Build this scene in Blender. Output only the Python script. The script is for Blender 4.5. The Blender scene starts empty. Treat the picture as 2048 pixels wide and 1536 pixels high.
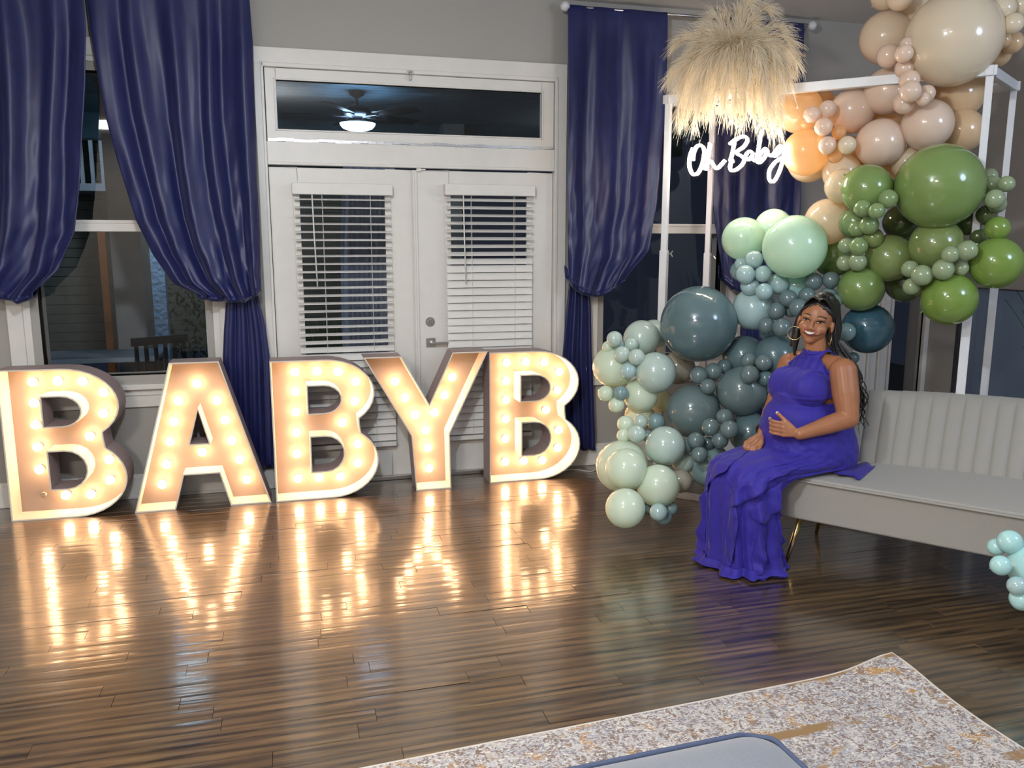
import bpy, bmesh, math, random
from math import sin, cos, pi, radians as R
from mathutils import Vector as V, Matrix, noise
from mathutils.bvhtree import BVHTree
from mathutils.geometry import tessellate_polygon
random.seed(7)
SC = bpy.context.scene
COL = SC.collection
# ------------------------------------------------------------------ camera
FPX, PITCH, YAW, EYE = 1640.0, R(9.7), R(15.2), 1.6
cd = bpy.data.cameras.new('camera'); cam = bpy.data.objects.new('camera', cd); COL.objects.link(cam)
cd.sensor_width = 36; cd.lens = FPX / 2048 * 36; cd.clip_start = .05; cd.clip_end = 100
cam.location = (0, 0, EYE); cam.rotation_euler = (R(90) - PITCH, 0, -YAW)
SC.camera = cam
# ------------------------------------------------------------------ world, view, room lights
wd = bpy.data.worlds.new('night'); SC.world = wd; wd.use_nodes = True
wd.node_tree.nodes['Background'].inputs[0].default_value = (.012, .016, .028, 1)
wd.node_tree.nodes['Background'].inputs[1].default_value = .6
SC.view_settings.view_transform = 'Standard'; SC.view_settings.look = 'None'
SC.view_settings.gamma = 1; SC.view_settings.use_curve_mapping = False
SC.view_settings.exposure = 0.35
def area(name, loc, size, power, color, target=None, shape='DISK'):
    l = bpy.data.lights.new(name, 'AREA'); l.shape = shape; l.size = size; l.energy = power; l.color = color
    o = bpy.data.objects.new(name, l); COL.objects.link(o); o.location = loc
    if target is not None: o.rotation_euler = (V(target) - V(loc)).to_track_quat('-Z', 'Y').to_euler()
    return o
def point(name, loc, rad, power, color):
    l = bpy.data.lights.new(name, 'POINT'); l.shadow_soft_size = rad; l.energy = power; l.color = color
    o = bpy.data.objects.new(name, l); COL.objects.link(o); o.location = loc; return o
point('room_light', (-0.12, 1.65, 2.74), .07, 122, (.84, .92, 1.0))
point('room_light', (4.0, 0.6, 2.75), .40, 85, (.60, .76, 1.0))  # unseen cool light added at the right, turns wall and posts bluish
area('room_light', (-2.2, -1.2, 3.15), .9, 170, (1.0, .93, .85))  # unseen warm fill light added towards the rear of the room
# ------------------------------------------------------------------ pixel helpers (2048 x 1536)
FW = V((sin(YAW) * cos(PITCH), cos(YAW) * cos(PITCH), -sin(PITCH))); RT = V((cos(YAW), -sin(YAW), 0)); UP = RT.cross(FW)
EYEV = V((0, 0, EYE))
def ray(x, y): return FW + RT * ((x - 1024) / FPX) - UP * ((y - 768) / FPX)
def atz(x, y, z): r = ray(x, y); return EYEV + r * ((z - EYE) / r.z)
def aty(x, y, Y): r = ray(x, y); return EYEV + r * (Y / r.y)
def atd(x, y, d): return EYEV + ray(x, y) * d
# ------------------------------------------------------------------ materials
def mat(name, col, rough=.5, metal=0, **k):
    m = bpy.data.materials.new(name); m.use_nodes = True
    b = m.node_tree.nodes['Principled BSDF']; i = b.inputs
    i['Base Color'].default_value = (*col, 1); i['Roughness'].default_value = rough; i['Metallic'].default_value = metal
    if 'spec' in k: i['Specular IOR Level'].default_value = k['spec']
    if 'sheen' in k: i['Sheen Weight'].default_value = k['sheen']; i['Sheen Roughness'].default_value = .4
    if 'sss' in k: i['Subsurface Weight'].default_value = k['sss']; i['Subsurface Scale'].default_value = .02; i['Subsurface Radius'].default_value = (1, .35, .2)
    if 'emit' in k: i['Emission Color'].default_value = (*k['emit'], 1); i['Emission Strength'].default_value = k['es']
    if 'coat' in k: i['Coat Weight'].default_value = k['coat']; i['Coat Roughness'].default_value = k.get('cr', .1)
    N, L = m.node_tree.nodes, m.node_tree.links
    if 'var' in k or 'bump' in k:
        tc = N.new('ShaderNodeTexCoord'); mp = N.new('ShaderNodeMapping'); nz = N.new('ShaderNodeTexNoise')
        mp.inputs['Scale'].default_value = k.get('stretch', (1, 1, 1))
        nz.inputs['Scale'].default_value = k.get('ns', 20); nz.inputs['Detail'].default_value = 5
        L.new(tc.outputs['Object'], mp.inputs[0]); L.new(mp.outputs[0], nz.inputs[0])
        if 'var' in k:
            rp = N.new('ShaderNodeValToRGB'); v = k['var']
            rp.color_ramp.elements[0].color = (*[c * (1 - v) for c in col], 1); rp.color_ramp.elements[1].color = (*[min(1, c * (1 + v)) for c in col], 1)
            rp.color_ramp.elements[0].position = .3; rp.color_ramp.elements[1].position = .7
            L.new(nz.outputs['Fac'], rp.inputs[0]); L.new(rp.outputs[0], i['Base Color'])
        if 'bump' in k:
            bp = N.new('ShaderNodeBump'); bp.inputs['Strength'].default_value = k['bump']; bp.inputs['Distance'].default_value = k.get('bd', .002)
            L.new(nz.outputs['Fac'], bp.inputs['Height']); L.new(bp.outputs[0], i['Normal'])
    return m
def glass_mat(name, tint=(1, 1, 1), refl=.06):
    m = bpy.data.materials.new(name); m.use_nodes = True; N, L = m.node_tree.nodes, m.node_tree.links
    N.remove(N['Principled BSDF']); out = N['Material Output']
    t = N.new('ShaderNodeBsdfTransparent'); t.inputs[0].default_value = (*tint, 1)
    g = N.new('ShaderNodeBsdfGlossy'); g.inputs['Roughness'].default_value = .02
    f = N.new('ShaderNodeFresnel'); f.inputs[0].default_value = 1.5; mx = N.new('ShaderNodeMixShader')
    ge = N.new('ShaderNodeNewGeometry'); sb = N.new('ShaderNodeMath'); sb.operation = 'SUBTRACT'; sb.inputs[0].default_value = 1; L.new(ge.outputs['Backfacing'], sb.inputs[1])
    mu = N.new('ShaderNodeMath'); mu.operation = 'MULTIPLY'; L.new(f.outputs[0], mu.inputs[0]); L.new(sb.outputs[0], mu.inputs[1])
    L.new(mu.outputs[0], mx.inputs[0]); L.new(t.outputs[0], mx.inputs[1]); L.new(g.outputs[0], mx.inputs[2]); L.new(mx.outputs[0], out.inputs[0])
    return m
def latex(name, col, trans=.15, rough=.13):
    m = mat(name, col, rough, spec=.6, coat=.3, cr=.06); N, L = m.node_tree.nodes, m.node_tree.links
    b = N['Principled BSDF']; t = N.new('ShaderNodeBsdfTranslucent'); mx = N.new('ShaderNodeMixShader'); mx.inputs[0].default_value = trans
    t.inputs[0].default_value = (*[min(1, c * 1.1) for c in col], 1)
    L.new(b.outputs[0], mx.inputs[1]); L.new(t.outputs[0], mx.inputs[2]); L.new(mx.outputs[0], N['Material Output'].inputs[0])
    return m
def srgb(r, g, b): return tuple(((c / 255) / 12.92 if c < 10 else ((c / 255 + .055) / 1.055) ** 2.4) for c in (r, g, b))
M = {}
M['wall'] = mat('wall_paint', srgb(168, 164, 158), .62, ns=90, bump=.12)
M['ceil'] = mat('ceiling_paint', srgb(220, 218, 214), .8, ns=60, bump=.2)
M['trim'] = mat('white_trim_paint', srgb(226, 222, 216), .38, ns=12, var=.02)
M['blind'] = mat('white_blind_slat', srgb(228, 225, 220), .42, ns=9, var=.03)
M['cord'] = mat('white_cord', srgb(215, 212, 205), .7, ns=9, var=.03)
M['steel'] = mat('brushed_nickel', (.55, .53, .50), .28, 1, ns=60, var=.1)
M['strip'] = mat('silver_tape', (.60, .60, .60), .3, .9, ns=40, var=.15, bump=.6, stretch=(1, 1, 5))
M['dark'] = mat('dark_metal', (.02, .02, .022), .4, .5, ns=30, var=.2)
M['glass'] = glass_mat('window_glass')
M['crystal'] = mat('crystal', (.75, .75, .78), .08, .0, spec=.9, coat=1, ns=30, var=.1)
M['velvet'] = mat('navy_satin', srgb(28, 34, 86), .42, sheen=.15, spec=.5, ns=26, var=.16, bump=.35, bd=.004, stretch=(1, 1, .35))
M['frame'] = mat('white_powder_coat', srgb(222, 222, 224), .35, ns=10, var=.03)
M['ivory'] = mat('ivory_bouclette', srgb(160, 155, 147), .85, sheen=.3, ns=300, bump=.35, bd=.001, var=.03)
M['gold'] = mat('brass', (.80, .60, .28), .25, 1, ns=30, var=.05)
M['pane_back'] = mat('blue_grey_backing', srgb(120, 134, 152), .5, ns=3, var=.2)
M['rail'] = mat('grey_steel', (.10, .10, .10), .5, .6, ns=30, var=.1)
M['grey'] = mat('grey_upholstery', srgb(122, 126, 134), .9, sheen=.4, ns=260, bump=.5, bd=.001, var=.10)
M['piping'] = mat('slate_piping', srgb(72, 82, 108), .7, ns=200, bump=.4, var=.1)
M['inner'] = mat('marquee_white', srgb(222, 214, 200), .6, ns=6, var=.03)
M['outer'] = mat('marquee_side', srgb(172, 150, 146), .55, ns=14, var=.06)
M['panel'] = mat('marquee_back', srgb(150, 134, 122), .62, ns=5, var=.03)
M['bulb'] = mat('bulb_glow', (1, .9, .75), .4, emit=(1.0, .61, .33), es=26, ns=5, var=.01)
M['socket'] = mat('bulb_socket', (.35, .3, .25), .4, .6, ns=20, var=.1)
M['neon'] = mat('neon_white', (1, 1, 1), .4, emit=(1.0, .92, .78), es=50, ns=5, var=.01)
M['acrylic'] = glass_mat('clear_acrylic', (.93, .90, .92))
M['pampas'] = mat('dried_pampas', srgb(246, 236, 216), .8)
def _tr(m, c, f):
    N, L = m.node_tree.nodes, m.node_tree.links; t = N.new('ShaderNodeBsdfTranslucent'); t.inputs[0].default_value = (*c, 1); x = N.new('ShaderNodeMixShader'); x.inputs[0].default_value = f
    L.new(N['Principled BSDF'].outputs[0], x.inputs[1]); L.new(t.outputs[0], x.inputs[2]); L.new(x.outputs[0], N['Material Output'].inputs[0])
_tr(M['pampas'], srgb(255, 243, 220), .4); _tr(M['pane_back'], srgb(160, 166, 176), .6)
M['stem'] = mat('dried_stem', srgb(176, 150, 108), .8, ns=15, var=.12)
M['skin'] = mat('skin', srgb(166, 110, 76), .42, sss=.12, spec=.5, ns=25, var=.05)
M['hair'] = mat('black_hair', (.012, .009, .008), .33, spec=.6, ns=80, var=.3, bump=.6, bd=.003, stretch=(3, 3, .3))
M['dress'] = mat('violet_chiffon', srgb(46, 34, 146), .7, sheen=.12, ns=40, var=.10, bump=.4, bd=.002)
M['lips'] = mat('lipstick', srgb(150, 78, 78), .35, ns=40, var=.05)
M['teeth'] = mat('teeth', srgb(240, 232, 222), .25, ns=40, var=.02)
M['lash'] = mat('dark_lash', (.01, .007, .006), .5, ns=40, var=.05)
M['brow'] = mat('brow', (.035, .02, .014), .6, ns=90, var=.3)
M['eyew'] = mat('eye_white', srgb(215, 205, 200), .2, ns=40, var=.02)
M['nail'] = mat('white_nail', srgb(236, 226, 222), .2, ns=40, var=.02)
M['leather'] = mat('black_strap', (.03, .015, .012), .4, ns=40, var=.1)
# --- floor wood
def wood():
    m = bpy.data.materials.new('espresso_oak'); m.use_nodes = True; N, L = m.node_tree.nodes, m.node_tree.links
    b = N['Principled BSDF']
    tc = N.new('ShaderNodeTexCoord'); oi = N.new('ShaderNodeObjectInfo'); ge = N.new('ShaderNodeNewGeometry')
    ad = N.new('ShaderNodeMath'); ad.operation = 'ADD'; L.new(oi.outputs['Random'], ad.inputs[0]); L.new(ge.outputs['Random Per Island'], ad.inputs[1])
    fr = N.new('ShaderNodeMath'); fr.operation = 'FRACT'; L.new(ad.outputs[0], fr.inputs[0])
    geo = N.new('ShaderNodeVectorMath'); geo.operation = 'ADD'
    cmb = N.new('ShaderNodeCombineXYZ'); ml = N.new('ShaderNodeMath'); ml.operation = 'MULTIPLY'; ml.inputs[1].default_value = 37
    L.new(fr.outputs[0], ml.inputs[0]); L.new(ml.outputs[0], cmb.inputs[0]); L.new(ml.outputs[0], cmb.inputs[2])
    L.new(ge.outputs['Position'], geo.inputs[0]); L.new(cmb.outputs[0], geo.inputs[1])
    mp = N.new('ShaderNodeMapping'); mp.inputs['Scale'].default_value = (1.6, 26, 26); L.new(geo.outputs[0], mp.inputs[0])
    n1 = N.new('ShaderNodeTexNoise'); n1.inputs['Scale'].default_value = 1.6; n1.inputs['Detail'].default_value = 7; n1.inputs['Distortion'].default_value = 1.4
    L.new(mp.outputs[0], n1.inputs[0])
    mp2 = N.new('ShaderNodeMapping'); mp2.inputs['Scale'].default_value = (2.2, 14, 14); L.new(geo.outputs[0], mp2.inputs[0])
    wv = N.new('ShaderNodeTexWave'); wv.bands_direction = 'Y'; wv.inputs['Scale'].default_value = .5; wv.inputs['Distortion'].default_value = 7; wv.inputs['Detail'].default_value = 3
    L.new(mp2.outputs[0], wv.inputs[0])
    rp = N.new('ShaderNodeValToRGB'); e = rp.color_ramp.elements
    e[0].position = .30; e[0].color = (*srgb(30, 22, 14), 1); e[1].position = .76; e[1].color = (*srgb(112, 86, 54), 1)
    mx = N.new('ShaderNodeMath'); mx.operation = 'MULTIPLY_ADD'; mx.inputs[1].default_value = .25; L.new(wv.outputs['Fac'], mx.inputs[0])
    sc = N.new('ShaderNodeMath'); sc.operation = 'MULTIPLY'; sc.inputs[1].default_value = .8; L.new(n1.outputs['Fac'], sc.inputs[0]); L.new(sc.outputs[0], mx.inputs[2])
    L.new(mx.outputs[0], rp.inputs[0])
    br = N.new('ShaderNodeHueSaturation'); mv = N.new('ShaderNodeMapRange'); mv.inputs[3].default_value = .72; mv.inputs[4].default_value = 1.3
    L.new(fr.outputs[0], mv.inputs[0]); L.new(mv.outputs[0], br.inputs['Value']); L.new(rp.outputs[0], br.inputs['Color']); L.new(br.outputs[0], b.inputs['Base Color'])
    b.inputs['Roughness'].default_value = .3; b.inputs['Specular IOR Level'].default_value = 1.0; b.inputs['IOR'].default_value = 1.55; b.inputs['Coat Weight'].default_value = 1; b.inputs['Coat Roughness'].default_value = .11; b.inputs['Coat IOR'].default_value = 1.75
    rr = N.new('ShaderNodeMapRange'); rr.inputs[3].default_value = .24; rr.inputs[4].default_value = .44; L.new(n1.outputs['Fac'], rr.inputs[0]); L.new(rr.outputs[0], b.inputs['Roughness'])
    n3 = N.new('ShaderNodeTexNoise'); n3.inputs['Scale'].default_value = 1.0; n3.inputs['Detail'].default_value = 3
    mp3 = N.new('ShaderNodeMapping'); mp3.inputs['Scale'].default_value = (1.2, 22, 1); L.new(geo.outputs[0], mp3.inputs[0]); L.new(mp3.outputs[0], n3.inputs[0])
    bp = N.new('ShaderNodeBump'); bp.inputs['Strength'].default_value = .35; bp.inputs['Distance'].default_value = .004; L.new(n3.outputs['Fac'], bp.inputs['Height'])
    bp2 = N.new('ShaderNodeBump'); bp2.inputs['Strength'].default_value = .2; bp2.inputs['Distance'].default_value = .0012; L.new(n1.outputs['Fac'], bp2.inputs['Height']); L.new(bp.outputs[0], bp2.inputs['Normal'])
    L.new(bp2.outputs[0], b.inputs['Normal']); L.new(bp.outputs[0], b.inputs['Coat Normal'])
    return m
M['wood'] = wood()
def rugmat():
    m = bpy.data.materials.new('distressed_rug'); m.use_nodes = True; N, L = m.node_tree.nodes, m.node_tree.links
    b = N['Principled BSDF']; b.inputs['Roughness'].default_value = .95
    tc = N.new('ShaderNodeTexCoord')
    def nz(scale, st, det=6, dist=0.):
        mp = N.new('ShaderNodeMapping'); mp.inputs['Scale'].default_value = st; n = N.new('ShaderNodeTexNoise')
        n.inputs['Scale'].default_value = scale; n.inputs['Detail'].default_value = det; n.inputs['Distortion'].default_value = dist; n.inputs['Roughness'].default_value = .65
        L.new(tc.outputs['Object'], mp.inputs[0]); L.new(mp.outputs[0], n.inputs[0]); return n
    def step(src, a, bb):
        r = N.new('ShaderNodeMapRange'); r.inputs[1].default_value = a; r.inputs[2].default_value = bb; L.new(src, r.inputs[0]); return r.outputs[0]
    def mix(f, a, bcol):
        x = N.new('ShaderNodeMix'); x.data_type = 'RGBA'; L.new(f, x.inputs[0])
        if isinstance(a, tuple): x.inputs[6].default_value = (*a, 1)
        else: L.new(a, x.inputs[6])
        x.inputs[7].default_value = (*bcol, 1); return x.outputs[2]
    base = mix(step(nz(3, (1, 1, 1)).outputs[0], .4, .62), srgb(196, 188, 182), srgb(168, 164, 168))
    c = mix(step(nz(42, (1, .6, 1), 6, 1.5).outputs[0], .47, .55), base, srgb(128, 104, 90))
    c = mix(step(nz(30, (.6, 1.3, 1), 6, 2.5).outputs[0], .52, .60), c, srgb(132, 128, 138))
    c = mix(step(nz(9, (1, 1, 1), 8, 1.).outputs[0], .56, .64), c, srgb(176, 132, 76))
    c = mix(step(nz(55, (.5, 1, 1), 4, 3.).outputs[0], .52, .58), c, srgb(214, 208, 200))
    wv = N.new('ShaderNodeTexWave'); wv.bands_direction = 'Y'; wv.inputs['Scale'].default_value = 1.1; wv.inputs['Distortion'].default_value = 1.2; wv.inputs['Detail'].default_value = 2
    L.new(tc.outputs['Object'], wv.inputs[0])
    msk = N.new('ShaderNodeMath'); msk.operation = 'MULTIPLY'; L.new(step(wv.outputs['Fac'], .93, .97), msk.inputs[0]); L.new(step(nz(2.2, (1, 1, 1)).outputs[0], .5, .56), msk.inputs[1])
    c = mix(msk.outputs[0], c, srgb(150, 118, 80))
    L.new(c, b.inputs['Base Color'])
    bp = N.new('ShaderNodeBump'); bp.inputs['Strength'].default_value = .6; bp.inputs['Distance'].default_value = .003
    L.new(nz(160, (1, 1, 1)).outputs[0], bp.inputs['Height']); L.new(bp.outputs[0], b.inputs['Normal'])
    return m
M['rug'] = rugmat()
M['rugedge'] = mat('rug_binding', srgb(206, 196, 184), .9, ns=200, bump=.5, var=.05)
# ------------------------------------------------------------------ mesh helpers
def tag(o, label=None, cat=None, group=None, kind=None):
    if label: o['label'] = label
    if cat: o['category'] = cat
    if group: o['group'] = group
    if kind: o['kind'] = kind
    return o
def empty(name, loc, **k):
    o = bpy.data.objects.new(name, None); o.empty_display_size = .1; o.location = loc; COL.objects.link(o); return tag(o, **k)
def link(name, me, mats, parent=None, smooth=False):
    o = bpy.data.objects.new(name, me); COL.objects.link(o)
    for m in (mats if isinstance(mats, (list, tuple)) else [mats]):
        me.materials.append(m)
    if smooth:
        me.polygons.foreach_set('use_smooth', [True] * len(me.polygons))
    if parent is not None: attach(o, parent)
    return o
def world_loc(p):
    m = Matrix.Identity(4)
    chain = []
    while p is not None: chain.append(p); p = p.parent
    for q in reversed(chain):
        m = m @ q.matrix_parent_inverse @ Matrix.LocRotScale(q.location, q.rotation_euler, q.scale)
    return m
def attach(o, parent):
    o.parent = parent; o.matrix_parent_inverse = world_loc(parent).inverted()
class MB:
    def __init__(s): s.v = []; s.f = []; s.mi = []
    def add(s, v, f, mi=0):
        n = len(s.v); s.v += [tuple(a) for a in v]; s.f += [tuple(i + n for i in q) for q in f]; s.mi += [mi] * len(f); return s
    def box(s, x0, x1, y0, y1, z0, z1, mi=0, T=None):
        v = [(x, y, z) for x in (x0, x1) for y in (y0, y1) for z in (z0, z1)]
        if T: v = [T @ V(a) for a in v]
        return s.add(v, [(0, 1, 3, 2), (4, 6, 7, 5), (0, 4, 5, 1), (2, 3, 7, 6), (0, 2, 6, 4), (1, 5, 7, 3)], mi)
    def tube(s, pts, r, n=8, cap=True, mi=0, flat=1.0, closed=False):
        pts = [V(p) for p in pts]; rs = r if isinstance(r, (list, tuple)) else [r] * len(pts)
        base = len(s.v); prev = None; m = len(pts)
        for i, p in enumerate(pts):
            if closed: t = pts[(i + 1) % m] - pts[i - 1]
            else: t = pts[min(i + 1, m - 1)] - pts[max(i - 1, 0)]
            t = t.normalized() if t.length > 1e-9 else V((0, 0, 1))
            if prev is None: a = t.orthogonal().normalized()
            else:
                a = prev - t * prev.dot(t); a = a.normalized() if a.length > 1e-6 else t.orthogonal().normalized()
            prev = a; b = t.cross(a)
            for k in range(n):
                an = 2 * pi * k / n; s.v.append(tuple(p + (a * cos(an) + b * sin(an) * flat) * rs[i]))
        for i in range(m if closed else m - 1):
            for k in range(n):
                j = (i + 1) % m
                s.f.append((base + i * n + k, base + i * n + (k + 1) % n, base + j * n + (k + 1) % n, base + j * n + k)); s.mi.append(mi)
        if cap and not closed:
            s.f.append(tuple(base + k for k in reversed(range(n)))); s.f.append(tuple(base + (m - 1) * n + k for k in range(n))); s.mi += [mi, mi]
        return s
    def lathe(s, prof, T=None, n=24, mi=0):
        T = T or Matrix.Identity(4); base = len(s.v)
        for (r, z) in prof:
            for k in range(n): s.v.append(tuple(T @ V((r * cos(2 * pi * k / n), r * sin(2 * pi * k / n), z))))
        for i in range(len(prof) - 1):
            for k in range(n): s.f.append((base + i * n + k, base + i * n + (k + 1) % n, base + (i + 1) * n + (k + 1) % n, base + (i + 1) * n + k)); s.mi.append(mi)
        return s
    def ball(s, c, r, n=16, mi=0, T=None):
        c = V(c); r = V((r, r, r)) if not hasattr(r, '__len__') else V(r); m = n // 2
        v = []; f = []
        for i in range(m + 1):
            th = pi * i / m
            for k in range(n):
                p = V((r.x * sin(th) * cos(2 * pi * k / n), r.y * sin(th) * sin(2 * pi * k / n), r.z * cos(th)))
                v.append((T @ p if T else p) + c)
        for i in range(m):
            for k in range(n): f.append((i * n + k, (i + 1) * n + k, (i + 1) * n + (k + 1) % n, i * n + (k + 1) % n))
        return s.add(v, f, mi)
    def grid(s, rows, mi=0, closed=False):
        n = len(rows[0]); v = [p for r in rows for p in r]; f = []
        for i in range(len(rows) - 1):
            for k in range(n if closed else n - 1): f.append((i * n + k, i * n + (k + 1) % n, (i + 1) * n + (k + 1) % n, (i + 1) * n + k))
        return s.add(v, f, mi)
    def mesh(s, name='m', merge=False):
        me = bpy.data.meshes.new(name); me.from_pydata(s.v, [], s.f)
        me.polygons.foreach_set('material_index', s.mi)
        if merge:
            bm = bmesh.new(); bm.from_mesh(me); bmesh.ops.remove_doubles(bm, verts=bm.verts, dist=1e-5); bm.to_mesh(me); bm.free()
        me.update(); return me
    def obj(s, name, mats, parent=None, smooth=False, bevel=0, merge=False, bseg=2, normals=False):
        me = s.mesh(name, merge or bevel > 0)
        if normals:
            bm = bmesh.new(); bm.from_mesh(me); bmesh.ops.recalc_face_normals(bm, faces=bm.faces); bm.to_mesh(me); bm.free()
        o = link(name, me, mats, parent, smooth)
        if bevel:
            b = o.modifiers.new('bevel', 'BEVEL'); b.width = bevel; b.segments = bseg; b.limit_method = 'ANGLE'; b.angle_limit = R(40)
            if bseg > 1: me.polygons.foreach_set('use_smooth', [True] * len(me.polygons)); b.harden_normals = True
        return o
def evaluated(o):
    dg = bpy.context.evaluated_depsgraph_get(); me = bpy.data.meshes.new_from_object(o.evaluated_get(dg))
    o.modifiers.clear(); old = o.data; o.data = me; bpy.data.meshes.remove(old); return me
def lerp(a, b, t): return a + (b - a) * t
def poly(pts, t):
    """point at normalised arc length t on a polyline of tuples"""
    ds = [0]
    for a, b in zip(pts, pts[1:]): ds.append(ds[-1] + (V(b) - V(a)).length)
    x = t * ds[-1]
    for i in range(len(pts) - 1):
        if x <= ds[i + 1] + 1e-9:
            k = (x - ds[i]) / max(1e-9, ds[i + 1] - ds[i]); return V(pts[i]).lerp(V(pts[i + 1]), k)
    return V(pts[-1])
def spline(pts, n):
    """Catmull-Rom through pts"""
    P = [V(p) for p in pts]; P = [P[0] * 2 - P[1]] + P + [P[-1] * 2 - P[-2]]; out = []
    for i in range(1, len(P) - 2):
        for k in range(n):
            t = k / n; a, b, c, d = P[i - 1:i + 3]
            out.append(.5 * ((2 * b) + (c - a) * t + (2 * a - 5 * b + 4 * c - d) * t * t + (3 * b - a - 3 * c + d) * t ** 3))
    out.append(P[-2]); return out
# ================================================================== SETTING
WY = 5.5; CZ = 3.196; XR = 4.97; XL = -3.2; YB = -2.6; WT = .16
W1 = (-1.45, -.51, .79, 2.60); W2 = (2.172, 3.10, .79, 2.60); DR = (-.10, 1.80, 0, 2.687); W3 = (4.635, 4.925, .12, 2.45)
def wall_holes(x0, x1, holes, y0, y1, z1):
    m = MB(); x = x0
    for (a, b, c, d) in sorted(holes):
        m.box(x, a, y0, y1, 0, z1)
        if c > 0: m.box(a, b, y0, y1, 0, c)
        m.box(a, b, y0, y1, d, z1); x = b
    m.box(x, x1, y0, y1, 0, z1); return m
def st(o): o['kind'] = 'structure'; return o
st(wall_holes(XL, XR + WT, [W1, W2, DR, W3], WY, WY + WT, CZ).obj('wall_back', M['wall']))
# right wall with a low picture window
m = MB(); G = (3.0, 5.2, .35, 1.28)
m.box(XR, XR + WT, YB, G[0], 0, CZ); m.box(XR, XR + WT, G[1], WY, 0, CZ); m.box(XR, XR + WT, G[0], G[1], 0, G[2]); m.box(XR, XR + WT, G[0], G[1], G[3], CZ)
st(m.obj('wall_right', M['wall']))
st(MB().box(XL - WT, XL, YB, WY + WT, 0, CZ).obj('wall_left', M['wall']))
st(MB().box(XL - WT, XR + WT, YB - WT, YB, 0, CZ).obj('wall_front', M['wall']))
st(MB().box(XL - WT, XR + WT, YB - WT, WY + WT, CZ, CZ + .1).obj('ceiling', M['ceil']))
floor = st(MB().box(XL - WT, XR + WT, YB - WT, WY + WT, -.12, -.0125).obj('floor', M['dark']))
# ---- planks
def plank_mesh(L, W=.0815, T=.012):
    b = .0009; c = .0003; m = MB(); rows = []
    for x in (0, c, L - c, L):
        e = 0 if x in (0, L) else 1
        r = []
        for k, yy in enumerate((0, c, W * .3, W * .7, W - c, W)):
            z = 0 if e and 0 < k < 5 else -b
            r.append((x, yy, z + (.00025 if k in (2, 3) and e else 0)))
        rows.append(r)
    m.grid(rows)
    m.add([(0, 0, -T), (L, 0, -T), (L, W, -T), (0, W, -T), (0, 0, -b), (L, 0, -b), (L, W, -b), (0, W, -b)], [(0, 1, 5, 4), (2, 3, 7, 6), (1, 2, 6, 5), (3, 0, 4, 7)])
    me = m.mesh('plank'); me.materials.append(M['wood']); return me
LENS = [.42, .58, .74, .9, 1.06, 1.25]; PM = [plank_mesh(l) for l in LENS]
rng = random.Random(3); spots = []; W = .0823
Y = -1.2
while Y < WY - .01:
    x = -2.7 - rng.random() * .9
    while x < XR - .3:
        i = rng.randrange(6); spots.append((x, Y, i)); x += LENS[i] + .0012
    Y += W
def vis(s):
    x, y, i = s; p = V((x + LENS[i] / 2, y, 0)) - EYEV; d = p.dot(FW)
    if d < .3: return 1e9
    u = abs(p.dot(RT) / d) * FPX; v = -p.dot(UP) / d * FPX
    seen = v < 800 and u < 1024 + LENS[i] / 2 / d * FPX
    return d if seen else 100 + d
spots.sort(key=vis)
for k, (x, y, i) in enumerate(spots[:300]):
    o = bpy.data.objects.new('plank', PM[i]); COL.objects.link(o); o.location = (x, y, rng.uniform(-.0004, 0))
    o.rotation_euler = (rng.gauss(0, .0040), rng.gauss(0, .0008), 0); o.parent = floor
m = MB()
for (x, y, i) in spots[300:]:
    me = PM[i]; T = Matrix.Translation((x, y, rng.uniform(-.0004, 0))) @ Matrix.Rotation(rng.gauss(0, .0025), 4, 'X')
    m.add([T @ v.co for v in me.vertices], [tuple(p.vertices) for p in me.polygons])
o = m.obj('plank_field', M['wood'], floor); o['kind'] = 'stuff'
# ---- baseboards
def bb(x0, x1, name='baseboard_back'):
    m = MB().box(x0, x1, WY - .016, WY, 0, .135).box(x0, x1, WY - .010, WY, .135, .155).box(x0, x1, WY - .026, WY, 0, .018)
    st(m.obj(name, M['trim'], bevel=.003))
bb(XL, -.147); bb(1.875, 4.27)
st(MB().box(XR - .016, XR, YB, WY, 0, .14).obj('baseboard_right', M['trim'], bevel=.003))
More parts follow.
